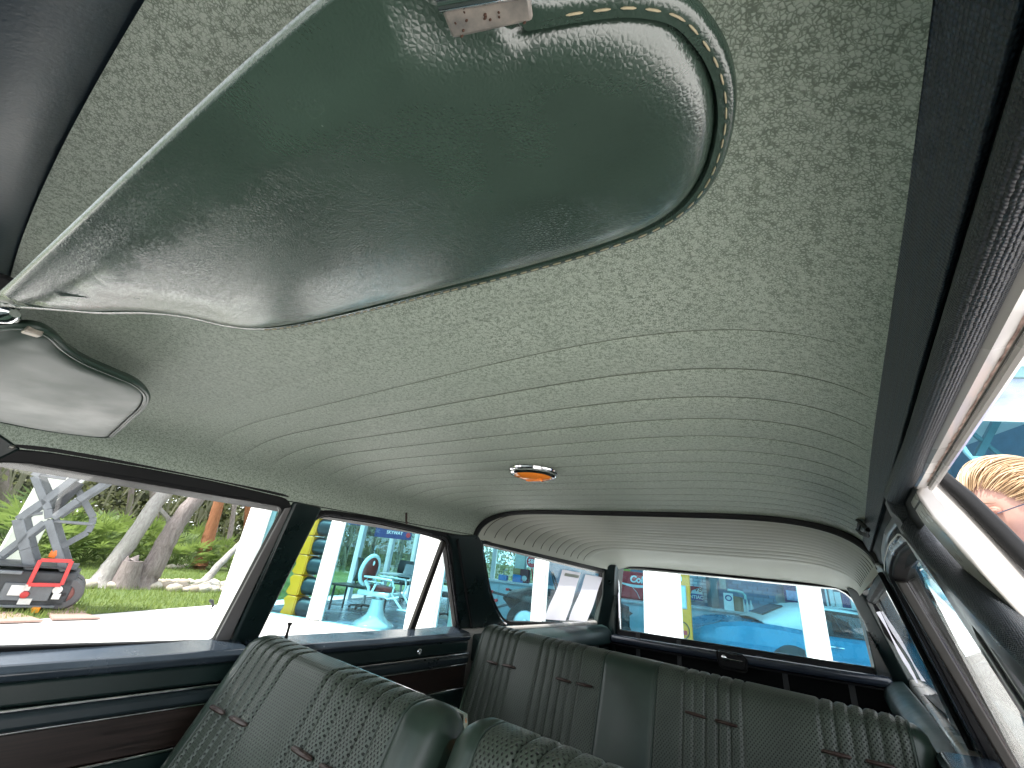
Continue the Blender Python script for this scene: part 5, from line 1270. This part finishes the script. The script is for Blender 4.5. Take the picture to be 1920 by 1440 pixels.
for e, dx, dy in ((.08, 0, 0), (.72, 14, -3)):
    sh = lambda pts: [(x + dx, y + dy) for x, y in pts]
    arm('scissor_arm', sh([(-60, 1085), (0, 1042), (83, 979)]), e); arm('scissor_arm', sh([(33, 973), (47, 1030), (58, 1070)]), e, .11); arm('scissor_arm', sh([(90, 975), (120, 1072)]), e, .085)
    arm('scissor_arm', sh([(92, 972), (90, 955), (64, 893)]), e, .085); arm('scissor_arm', sh([(33, 974), (85, 938), (140, 896)]), e, .09); arm('scissor_arm', sh([(98, 972), (146, 938), (196, 906)]), e, .09); arm('scissor_arm', sh([(64, 893), (84, 870), (150, 820)]), e, .085); arm('scissor_arm', sh([(196, 906), (150, 860), (110, 815)]), e, .085)
arm('scissor_arm', [(142, 912), (175, 970), (172, 984), (164, 998), (114, 1026)], .4, .085)
for pts, e in (([(88, 976), (174, 983)], .1), ([(75, 891), (124, 898)], .1), ([(33, 968), (80, 962)], .1)): MB().tube([lp(p, e) for p in pts], .022, 8).build('cross_tube', M_liftg, lift)
MB().tube([lp((97, 962), .3), lp((150, 905), .3)], .06, 12).build('hydraulic_cylinder', M_liftd, lift); MB().tube([lp((150, 905), .3), lp((162, 893), .3)], .03, 10).build('piston_rod', M_chrome, lift)
lbox('platform', M_liftg, (-120, 800), (230, 812), -.05, .85, .01); lbox('platform_bracket', M_liftg, (142, 880), (208, 892), .1, .6, .01)
fr = [lp(p, -.10) for p in ((76, 1050), (135, 1052), (115, 1097), (54, 1096))]
m = MB(); 
for a, b_ in zip(fr, fr[1:] + fr[:1]): m.beam(a, b_, .045, .045, LH.cross((b_ - a).normalized()))
m.build('red_gate', M_liftr, lift, bevel=.006)
MB().lathe([(.05, 0), (.055, .03), (.045, .10), (.01, .12)], lp((99, 1045), .1), 14).build('beacon', mat('orange_beacon', (.8, .16, .02), .3), lift)
# plywood sheets, one by one
M_ply = mat('plywood', (.36, .24, .20), .75, var=.15, vscale=7, stretch=(1, 8, 1))
for k, (px, lab) in enumerate((([(-90, 1172), (-90, 1152), (28, 1150), (80, 1166)], 'plywood sheet lying nearest the pavement edge under the lift'), ([(98, 1163), (88, 1152), (150, 1150), (188, 1161)], 'narrow plywood sheet beside the lift wheel'), ([(90, 1151), (88, 1143), (128, 1135), (160, 1150)], 'plywood sheet directly under the right lift wheel'))):
    poly = [on_z(p, .012) for p in px]; MB().prism(poly, (0, 0, .02)).build('plywood_sheet', M_ply, label=lab, cat='board', group='plywood under the lift')
# white square post behind the lift
pb_ = on_z((18, 1075), 0.); pb_ = Vector((-12.9, 1.75, 0)); 
a = on_x((70, 960), -12.6); b = MB(); b.box((-12.6, a.y, 2.6), (.42, .42, 5.2)); o = b.build('white_post', M_white, bevel=.01, label='thick white square post behind the scissor lift', cat='post')
b = MB(); b.box((-12.6, a.y, .06), (.55, .55, .12)); b.build('post_base', M_conc, o, bevel=.01)
# small path light on the slab
c = on_z((393, 1147), 0); pl_ = empty('path_light', c, label='small black spike light on a white base at the slab edge', cat='light'); MB().lathe([(.05, 0), (.045, .03), (.02, .035)], c, 14).build('base', M_white, pl_); MB().tube([c, c + Vector((0, .02, .09)), c + Vector((0, -.02, .16)), c + Vector((0, -.06, .17))], [.02, .02, .03, .022], 8).build('head', M_dark, pl_)

# ---------------------------------------------------------------- trees
def bark(name, c, c2):
    q = NT(name); v = q.coords((9, 9, 2.2)); n1 = q.n('ShaderNodeTexNoise', Scale=2.0, Detail=9.0, Roughness=.7, Distortion=1.2); q.l(v, n1.inputs['Vector'])
    q.l(q.ramp(n1.outputs['Fac'], [(.3, c), (.7, c2)]), q.b.inputs['Base Color']); q.b.inputs['Roughness'].default_value = .9; q.l(q.bump(n1.outputs['Fac'], .9, .05), q.b.inputs['Normal']); MATS[name] = q.m; return q.m
B_grey = bark('grey_bark', (.17, .13, .125), (.42, .36, .35)); B_red = bark('red_bark', (.26, .09, .04), (.44, .19, .09)); B_pale = bark('pale_bark', (.30, .27, .26), (.55, .52, .50))
def leaf_mat(name, c, c2):
    q = NT(name); ge = q.n('ShaderNodeNewGeometry'); q.l(q.ramp(ge.outputs['Random Per Island'], [(0, c), (.55, tuple((a + b) / 2 for a, b in zip(c, c2))), (1, c2)]), q.b.inputs['Base Color'])
    q.b.inputs['Roughness'].default_value = .6; tr_ = q.n('ShaderNodeBsdfTranslucent'); tr_.inputs['Color'].default_value = (*[min(1, x * 1.6) for x in c2], 1); ms = q.n('ShaderNodeMixShader'); ms.inputs['Fac'].default_value = .3
    q.l(q.b.outputs['BSDF'], ms.inputs[1]); q.l(tr_.outputs['BSDF'], ms.inputs[2]); q.l(ms.outputs['Shader'], q.o.inputs['Surface']); MATS[name] = q.m; return q.m
L_oak = leaf_mat('oak_leaf', (.045, .060, .022), (.18, .19, .085)); L_palm = leaf_mat('palmetto_leaf', (.05, .10, .02), (.20, .27, .07)); L_moss = leaf_mat('moss_grey', (.12, .12, .08), (.26, .25, .17)); L_grass = leaf_mat('grass_blade', (.09, .15, .03), (.24, .30, .08))
def leaves(m, c, rad, n, size, rng, flat=.8):
    for _ in range(n):
        while True:
            v = Vector((rng.uniform(-1, 1), rng.uniform(-1, 1), rng.uniform(-1, 1)))
            if v.length < 1: break
        p = Vector(c) + Vector((v.x * rad[0], v.y * rad[1], v.z * rad[2]))
        d = Vector((rng.gauss(0, 1), rng.gauss(0, 1), rng.gauss(-.2, .8))).normalized(); s_ = d.cross(Vector((rng.gauss(0, 1), rng.gauss(0, 1), rng.gauss(0, 1)))).normalized(); l_ = size * rng.uniform(.6, 1.5)
        m.add([p, p + d * l_ * .5 + s_ * l_ * .28, p + d * l_, p + d * l_ * .5 - s_ * l_ * .28], [(0, 1, 2, 3)])
def trunk_path(pts, dist_x):
    return [on_x(p, x) for p, x in zip(pts, dist_x)]
def tree(name, lab, path, rad, mt, crown, limbs=(), seed=1, moss=False, n=900):
    rng = random.Random(seed); r = empty(name, (path[0].x, path[0].y, 0), label=lab, cat='tree', group='trees at the back of the lawn')
    # wobble and taper, root flare
    P = []; Rr = []
    for i in range(len(path) - 1):
        for k in range(5):
            t = k / 5; P.append(path[i].lerp(path[i + 1], t) + Vector((rng.uniform(-.008, .008), rng.uniform(-.008, .008), 0))); Rr.append((rad[i] + (rad[i + 1] - rad[i]) * t) * rng.uniform(.96, 1.05))
    P.append(path[-1]); Rr.append(rad[-1]); P[0].z = -.05; Rr[0] *= 1.45; Rr[1] *= 1.15
    tk = MB().tube(P, Rr, 12).build('trunk', mt, r, smooth=80)
    for lpth, lr in limbs: MB().tube(lpth, lr, 8).build('limb', mt, tk, smooth=80)
    top = path[-1]
    m = MB()
    for k in range(crown[1]):
        c = top + Vector((rng.gauss(0, crown[0] * .5), rng.gauss(0, crown[0] * .5), rng.uniform(.2, crown[0] * .9))); rr_ = rng.uniform(.5, .95); leaves(m, c, (rr_, rr_, rr_ * .6), n // crown[1], .11, rng)
    m.build('crown', L_oak, r, smooth=0)
    return r
def ext(path, up_): d = (path[-1] - path[-2]).normalized(); return path + [path[-1] + d * up_ * .5 + Vector((0, 0, up_ * .1)), path[-1] + d * up_ + Vector((0, 0, up_ * .3))]
t1 = ext(trunk_path([(182, 1104), (215, 1055), (255, 1000), (290, 945), (322, 912)], [-11.9, -11.95, -12.0, -12.1, -12.2]), 3.2)
tree('leaning_tree', 'pale grey leaning tree on the stone border nearest the lift', t1, [.20, .165, .15, .14, .13, .11, .06], B_pale, (1.6, 9), [([t1[3], t1[3] + Vector((0, .35, -.25)), t1[3] + Vector((0, .5, -.75))], [.05, .045, .03])], 2)
t2 = ext(trunk_path([(262, 1104), (290, 1058), (320, 1000), (350, 955), (385, 918)], [-11.9, -11.9, -11.95, -12.0, -12.1]), 3.2)
tree('leaning_tree', 'rough brown leaning tree growing beside a broken stump', t2, [.25, .20, .18, .17, .15, .12, .06], B_grey, (1.6, 9), [], 3)
b = MB(); sp = trunk_path([(232, 1104), (240, 1078), (250, 1052)], [-11.75, -11.75, -11.75]); sp[0].z = -.05; b.tube(sp, [.28, .21, .17], 12); b.tube([sp[2], sp[2] + Vector((0, .05, .12))], [.10, .01], 6); b.tube([sp[2] + Vector((0, -.10, -.02)), sp[2] + Vector((0, -.12, .09))], [.06, .01], 6)
b.build('tree_stump', B_grey, label='jagged broken stump at the foot of the rough brown tree', cat='stump', smooth=70)
t3 = ext(trunk_path([(372, 1067), (384, 1030), (398, 985), (414, 928)], [-17.6, -17.6, -17.7, -17.8]), 3.5)
tree('red_barked_tree', 'orange-red barked slender tree behind the lawn', t3, [.24, .20, .18, .17, .13, .06], B_red, (1.5, 7), [], 4)
t4 = ext(trunk_path([(381, 1094), (410, 1060), (440, 1030), (470, 1000)], [-13.0, -13.2, -13.6, -14.0]), 2.0)
tree('thin_leaning_tree', 'thin grey trunk leaning hard towards the showroom corner', t4, [.10, .09, .085, .075, .06, .03], B_pale, (1.0, 5), [], 5, n=400)
for k, (px, x0, rr_, mt, lab) in enumerate((([(418, 1062), (430, 1010), (442, 935)], -19.5, .09, B_grey, 'thin grey straight tree close to the red-barked one'), ([(455, 1055), (462, 1000), (468, 930)], -20.5, .14, B_red, 'dull reddish tree next to the showroom corner'), ([(395, 1055), (404, 1000), (420, 890)], -21.5, .07, B_grey, 'spindly grey sapling behind the red-barked tree'), ([(300, 1060), (292, 1000), (286, 900)], -21.0, .13, B_grey, 'dark grey tree between the two leaning trees'), ([(230, 1055), (238, 1000), (250, 890)], -22.0, .10, B_grey, 'slim grey tree behind the pale leaning tree'), ([(20, 1060), (16, 980), (8, 870)], -22.5, .16, B_grey, 'grey tree far behind the white post'))):
    tp = ext(trunk_path(px, [x0] * 3), 3.5); tree('woodland_tree', lab, tp, [rr_ * 1.1, rr_, rr_ * .9, rr_ * .7, rr_ * .4], mt, (1.5, 6), [], 20 + k, n=500)
# palmettos: fans of stiff blades
def palmetto_mesh(seed, nf=16):
    rng = random.Random(seed); m = MB()
    for k in range(nf):
        az = rng.uniform(0, 6.28); el = rng.uniform(.35, 1.25); l_ = rng.uniform(.5, .95); d = Vector((math.cos(az) * math.cos(el), math.sin(az) * math.cos(el), math.sin(el))); hub = d * l_; sd = d.cross(UP).normalized(); up = sd.cross(d)
        m.beam((0, 0, 0), hub, .012, .012)
        for j in range(13):
            a = -1.35 + 2.7 * j / 12; v = (d * math.cos(a) + sd * math.sin(a) + up * rng.uniform(-.05, .15)).normalized(); bl = rng.uniform(.38, .55) * (1 - .2 * abs(a) / 1.35); n_ = v.cross(up).normalized() * .022
            p1 = hub + v * bl * .5; m.add([hub, p1 + n_, hub + v * bl - Vector((0, 0, .06)), p1 - n_], [(0, 1, 2, 3)])
    return m.mesh('palmetto', 0)
PM = [palmetto_mesh(40 + k) for k in range(3)]
for me in PM: me.materials.append(L_palm)
random.seed(77)
spots = [(150, 1058, 1.3), (175, 1056, 1.1), (200, 1060, .9), (112, 1056, 1.2), (60, 1058, 1.3), (8, 1058, 1.4), (330, 1066, 1.1), (348, 1068, .9), (316, 1062, 1.2), (285, 1060, 1.2), (250, 1058, 1.3), (408, 1070, .9), (430, 1072, .8), (396, 1064, 1.1), (135, 1050, 1.5), (225, 1050, 1.5), (355, 1056, 1.4), (30, 1052, 1.6), (460, 1070, 1.0)]
for k, (px, py, s_) in enumerate(spots):
    c = on_z((px, py), 0); o = bpy.data.objects.new('palmetto', PM[k % 3]); col.objects.link(o); o.location = (c.x, c.y, .05); o.rotation_euler = (0, 0, k * 1.7); o.scale = (s_, s_, s_)
    who = min(((Vector((-15, 1.0, 0)), 'behind the scissor lift'), (Vector((-18, 3.6, 0)), 'behind the pale leaning tree'), (Vector((-18, 5.0, 0)), 'behind the rough brown tree'), (Vector((-17.6, 6.3, 0)), 'at the foot of the red-barked tree'), (Vector((-17.5, 8.5, 0)), 'near the showroom corner')), key=lambda a: (a[0] - o.location).length)[1]
    tag(o, '%s green palmetto bush with fan leaves %s' % ('tall' if s_ > 1.15 else 'low', who), 'bush', 'palmettos along the wood edge')
# the wood behind, too dense to count: leaf mass with hanging moss
rng = random.Random(9); m = MB()
for k in range(1250):
    y = rng.uniform(-12, 34); x = rng.uniform(-30, -20.5) - max(0, (y - 12) * .1); z = rng.random() ** .8 * 8.5; rr_ = rng.uniform(.6, 1.5); leaves(m, (x, y, z), (rr_, rr_, rr_ * .7), 44, .19, rng)
m.build('woodland', L_oak, kind='stuff', label='dense oak scrub behind the lawn', cat='wood', smooth=0)
m = MB()
for k in range(900):
    y = rng.uniform(-6, 26); x = rng.uniform(-23, -19.5); z = rng.uniform(1.2, 7); l_ = rng.uniform(.5, 1.6); w_ = rng.uniform(.02, .06); dx = rng.uniform(-.25, .25)
    m.add([(x, y - w_, z), (x, y + w_, z), (x + .05, y + dx + w_ * .3, z - l_), (x, y + dx - w_ * .3, z - l_)], [(0, 1, 2, 3)])
m.build('hanging_moss', L_moss, kind='stuff', label='grey moss hanging in the wood', cat='moss', smooth=0)
m = MB()
for k in range(1000):
    y = rng.uniform(-14, 36); x = -31.5 - max(0, (y - 12) * .1) + rng.uniform(-1, 1); z = rng.uniform(-.5, 10); rr_ = rng.uniform(1.2, 2.0); leaves(m, (x, y, z), (.8, rr_, rr_), 46, .50, rng)
m.build('woodland', L_oak, kind='stuff', label='darker far foliage of the wood', cat='wood', smooth=0)
# trees seen through the showroom's far windows and reflected in its glass belong to the same wood, further along
m = MB()
for k in range(330):
    s_ = rng.uniform(-14, 14); t_ = rng.uniform(15, 22); z = rng.random() * 8; rr_ = rng.uniform(.8, 1.6); p = FB(s_, t_, z); leaves(m, p, (rr_, rr_, rr_ * .7), 40, .22, rng)
m.build('woodland', L_oak, kind='stuff', label='wood behind the showroom', cat='wood', smooth=0)
# grass blades along the near lawn
m = MB(); rng = random.Random(4)
for k in range(26000):
    d_ = rng.random() ** 1.4 * 9.0; s_ = rng.uniform(-4, 8.5); e = eA + ed * s_; nrm_ = Vector((-ed.y, ed.x)); 
    if nrm_.x > 0: nrm_ = -nrm_
    p = e + nrm_ * (d_ + .02); h = rng.uniform(.05, .12); az = rng.uniform(0, 6.28); dx, dy = math.cos(az) * .008, math.sin(az) * .008; lx, ly = rng.uniform(-.05, .05), rng.uniform(-.05, .05)
    m.add([(p.x - dx, p.y - dy, .0), (p.x + dx, p.y + dy, .0), (p.x + lx, p.y + ly, h)], [(0, 1, 2)])
m.build('grass', L_grass, kind='stuff', label='short green lawn grass', cat='grass', smooth=0)
# border stones, each its own thing
M_stone = [mat('border_stone%d' % i, c, .85, var=.2, vscale=9, bump=.5, bscale=30, bdist=.01) for i, c in enumerate(((.50, .44, .36), (.58, .53, .46), (.42, .35, .28)))]
SM = []
for k in range(5):
    rng = random.Random(60 + k); m = MB(); m.ball((0, 0, .05), (.13 * rng.uniform(.8, 1.2), .13, .085), 10, 7); me_ = m
    for v in me_.v: v *= 1 + .12 * math.sin(v.x * 31 + k) * math.cos(v.y * 27 + k * 2)
    me = me_.mesh('stone', 70); me.materials.append(M_stone[k % 3]); SM.append(me)
random.seed(31); cnt = 0
row1 = [on_z((p, 1103 + .012 * (p - 140)), 0) for p in (132, 141, 150, 160, 170, 215, 224)] + [on_z((p, 1104 + .008 * (p - 270)), 0) for p in range(272, 432, 7)] + [on_z((p + 3, 1096 + .02 * (p - 280)), 0) for p in range(282, 425, 8)] + [on_z((p, 1066), 0) for p in (312, 322, 333, 346, 352)] + [on_z((p, 1110), 0) for p in range(330, 425, 8)]
for k, c in enumerate(row1):
    o = bpy.data.objects.new('border_stone', SM[k % 5]); col.objects.link(o); o.location = (c.x + random.uniform(-.06, .06), c.y + random.uniform(-.05, .05), .0); o.rotation_euler = (0, 0, random.uniform(0, 6.28)); f = random.uniform(.65, 1.15); o.scale = (f, f, f)
    who = min(((Vector((t1[0].x, t1[0].y, 0)), 'the pale leaning tree'), (Vector((t2[0].x, t2[0].y, 0)), 'the rough brown tree'), (Vector((t4[0].x, t4[0].y, 0)), 'the thin leaning trunk'), (Vector((t3[0].x, t3[0].y, 0)), 'the red-barked tree'), (Vector((-11.6, 1.4, 0)), 'the scissor lift'), (Vector((-12.3, 6.4, 0)), 'the showroom corner')), key=lambda a: (a[0] - o.location).length)[1]
    tag(o, '%s tan stone in the lawn border close to %s' % ('small rounded' if f < .85 else 'large rounded', who), 'stone', 'stones edging the lawn')
# ================================================================ person standing by the driver's side of the wagon
def person():
    hc = CAM + ray((1906, 947)) * 1.76                    # centre of the head
    r = empty('person', (hc.x + .16, hc.y, 0), label='person with long blonde hair and glasses in a blue shirt looking down at a phone', cat='person')
    fw = Vector((-.80, -.46, -.38)).normalized(); sd = Vector((0, 0, 1)).cross(fw).normalized(); up = fw.cross(sd).normalized()
    if up.z < 0: up = -up
    sd = up.cross(fw)                                     # local frame of the head: fw = where the face looks
    H = lambda f, s_, u: hc + fw * f + sd * s_ + up * u
    # head: one closed surface, radius modelled over direction
    rows = []; nu, nv = 44, 40
    for i in range(nv + 1):
        ph = -math.pi / 2 + math.pi * min(max(i, .02), nv - .02) / nv; row = []
        for j in range(nu):
            th = 2 * math.pi * j / nu; f, s_, u = math.cos(ph) * math.cos(th), math.cos(ph) * math.sin(th), math.sin(ph)
            g = lambda a, b, c_, w_: math.exp(-((f - a) ** 2 + (s_ - b) ** 2 + (u - c_) ** 2) / (w_ * w_))
            x, y, z = f * .095, s_ * .074, u * .118
            k = 1 - .10 * smoothstep(-.1, -.9, u) * (1 if abs(s_) > .15 else .5)
            y *= k * (1 - .18 * smoothstep(0, -.9, u))
            x += .022 * g(1, 0, -.78, .34) + .030 * g(.98, 0, -.22, .15) + .014 * g(.98, 0, -.02, .14) + .006 * g(.92, 0, .22, .35) + .008 * g(.93, 0, -.52, .16) - .010 * g(.9, .36, .04, .18) - .010 * g(.9, -.36, .04, .18) + .006 * g(.75, .55, -.25, .25) + .006 * g(.75, -.55, -.25, .25) - .004 * g(.9, 0, -.40, .10)
            if f < 0: x *= 1.08
            row.append(H(x, y, z))
        rows.append(row)
    head = MB().loft(rows).build('head', M_skin, r, smooth=80)
    for s_ in (-1, 1):
        MB().ball(H(-.008, s_ * .074, -.005), (.018, .010, .030), 12, 8, Matrix((fw, sd, up)).transposed()).build('ear', M_skin, head)
        MB().ball(H(.086, s_ * .031, .008), (.012, .014, .010), 12, 8, Matrix((fw, sd, up)).transposed()).build('eyelid', mat('eyelid', (.42, .20, .15), .5), head)
        MB().tube([H(.097, s_ * .014, .026), H(.098, s_ * .032, .031), H(.088, s_ * .050, .026)], [.0012, .0020, .0008], 6).build('eyebrow', mat('brow_hair', (.20, .11, .06), .6), head)
    MB().tube([H(.098, -.022, -.058), H(.108, 0, -.056), H(.098, .022, -.058)], [.002, .0055, .002], 8).build('lips', mat('lips', (.42, .14, .12), .4), head)
    gl = empty('glasses_holder', hc) if False else None
    g_ = MB()
    for s_ in (-1, 1):
        g_.tube([H(.112 + .003 * math.cos(a), s_ * .034 + .024 * math.cos(a), -.002 + .017 * math.sin(a)) for a in [k * math.pi / 10 for k in range(21)]], .0014, 6)
        g_.tube([H(.110, s_ * .058, .004), H(.06, s_ * .077, .008), H(-.01, s_ * .082, .010), H(-.03, s_ * .078, -.005)], .0016, 6)
    g_.tube([H(.114, -.010, .002), H(.117, 0, .005), H(.114, .010, .002)], .0014, 6)
    o = g_.build('glasses', mat('glasses_frame', (.02, .02, .04), .3), r)
    for s_ in (-1, 1): MB().lathe([(.023, -.0005), (.023, .0005)], H(.113, s_ * .034, -.002), 18, fw, sx=1.0).build('lens', M_pane, o)
    # long hair: overlapping locks swept back from the parting and hanging on the shoulders
    rng = random.Random(12); hm = MB()
    def scalp(f, phi, lift):
        k = math.sqrt(max(.12, 1 - (f / (.112 if f > 0 else .122)) ** 2)); return H(f, math.sin(phi) * (.077 * k + lift), math.cos(phi) * (.120 * k + lift) - .004)
    for k in range(1100):                                   # locks run back from the hairline and fall behind the neck
        phi = rng.uniform(-1.45, 1.45); f0 = rng.uniform(.060, .106) - .050 * abs(phi) / 1.4; lf = rng.uniform(.003, .016); wv = rng.uniform(0, 6.28); l_ = rng.uniform(.12, .26); dp = .10 * math.sin(wv)
        pts = [scalp(f0, phi, .001), scalp(f0 - .03, phi + dp * .4, lf), scalp(.0, phi + dp, lf + .002 * math.sin(wv)), scalp(-.055, phi + dp, lf + .003), scalp(-.098, phi * .95, lf + .002)]
        b_ = H(-.118 - lf, math.sin(phi) * .055, math.cos(phi) * .03 - .03); pts += [b_, b_ + Vector((.02 + .02 * math.sin(wv), .02 * math.cos(wv) + .02 * math.sin(phi), -l_ * .5)), b_ + Vector((.03 * math.sin(wv + 1), .03 * math.cos(wv), -l_))]
        pts = catmull(pts, 4, False) + [pts[-1]]; w0 = rng.uniform(.0013, .0030)
        hm.tube(pts, [w0 * (.45 + .55 * min(1, i / 5)) * (1 if i < len(pts) - 4 else .5) for i in range(len(pts))], 5, flat=.6)
    q = NT('blonde_locks'); ge = q.n('ShaderNodeNewGeometry'); q.l(q.ramp(ge.outputs['Random Per Island'], [(0, (.24, .15, .08)), (.5, (.42, .29, .17)), (1, (.58, .44, .29))]), q.b.inputs['Base Color']); q.b.inputs['Roughness'].default_value = .42; q.b.inputs['Specular IOR Level'].default_value = .6
    hm.build('hair', q.m, r, smooth=80)
    # neck, shirt, arms, legs: standing, both forearms raised in front to hold a phone
    nx = hc + Vector((.075, 0, -.13)); sh = nx + Vector((.07, 0, -.12)); V = Vector
    skin_body('neck', [(hc + V((.03, 0, -.05)), .055), (nx, .055), (sh + V((0, 0, .03)), .06)], [(0, 1), (1, 2)], M_skin, r)
    M_sh = mat('blue_shirt', (.02, .10, .42), .8, var=.1, vscale=15, bump=.5, bscale=40, bdist=.01)
    pel = V((sh.x + .04, sh.y, .95))
    j = [(pel, (.15, .13)), (pel.lerp(sh, .35), (.14, .12)), (pel.lerp(sh, .75), (.17, .13)), (sh, (.12, .09)), (sh + V((.0, .19, -.05)), .075), (sh + V((-.02, .24, -.20)), .065), (sh + V((.0, -.19, -.05)), .075), (sh + V((-.02, -.24, -.20)), .065)]
    skin_body('shirt', j, [(0, 1), (1, 2), (2, 3), (3, 4), (4, 5), (3, 6), (6, 7)], M_sh, r)
    q = NT('tattooed_skin'); v = q.coords(); n1 = q.n('ShaderNodeTexNoise', Scale=22.0, Detail=4.0, Distortion=1.5); q.l(v, n1.inputs['Vector']); q.l(q.ramp(n1.outputs['Fac'], [(.45, (.46, .22, .17)), (.54, (.46, .23, .17)), (.60, (.16, .11, .11))]), q.b.inputs['Base Color']); q.b.inputs['Roughness'].default_value = .5
    hand = V((hc.x - .14, hc.y, hc.z - .27))
    for s_ in (-1, 1):
        el = sh + V((-.05, s_ * .26, -.34)); wr = hand + V((.05, s_ * .05, -.05))
        hj = [(sh + V((-.02, s_ * .24, -.18)), .052), (el, .047), (el.lerp(wr, .4), .043), (wr, .030), (wr + V((-.045, -s_ * .012, .025)), (.038, .018))]
        bones = [(0, 1), (1, 2), (2, 3), (3, 4)]
        for k in range(4):                                 # four fingers round the phone
            b0 = wr + V((-.075, -s_ * (.0 + .006 * k), .045 - .020 * (k - 1.5))); i0 = len(hj)
            ln = (.9, 1.05, 1.0, .8)[k]
            hj += [(b0, .0088), (b0 + V((-.026 * ln, -s_ * .004, .008)), .008), (b0 + V((-.036 * ln, -s_ * .026, .008)), .0072)]; bones += [(4, i0), (i0, i0 + 1), (i0 + 1, i0 + 2)]
        i0 = len(hj); hj += [(wr + V((-.035, -s_ * .02, .05)), .0105), (wr + V((-.055, -s_ * .035, .065)), .0092), (wr + V((-.075, -s_ * .038, .072)), .0082)]; bones += [(3, i0), (i0, i0 + 1), (i0 + 1, i0 + 2)]
        skin_body('arm', hj, bones, q.m, r, root=0)
    j = [(pel, (.15, .13)), (pel + V((0, .09, -.08)), .095), (pel + V((-.01, .10, -.46)), .07), (V((pel.x + .01, pel.y + .10, .09)), .05), (V((pel.x - .12, pel.y + .11, .045)), .045), (pel + V((0, -.09, -.08)), .095), (pel + V((-.01, -.10, -.46)), .07), (V((pel.x + .01, pel.y - .10, .09)), .05), (V((pel.x - .12, pel.y - .11, .045)), .045)]
    skin_body('trousers', j, [(0, 1), (1, 2), (2, 3), (3, 4), (0, 5), (5, 6), (6, 7), (7, 8)], M_jean, r)
    ph_ = MB().box(hand + V((-.035, 0, .0)), (.016, .075, .15), Matrix.Rotation(R(-55), 3, 'Y')); ph_.build('phone', M_dark, bevel=.006, label='black phone held by the blonde person', cat='phone')
person()
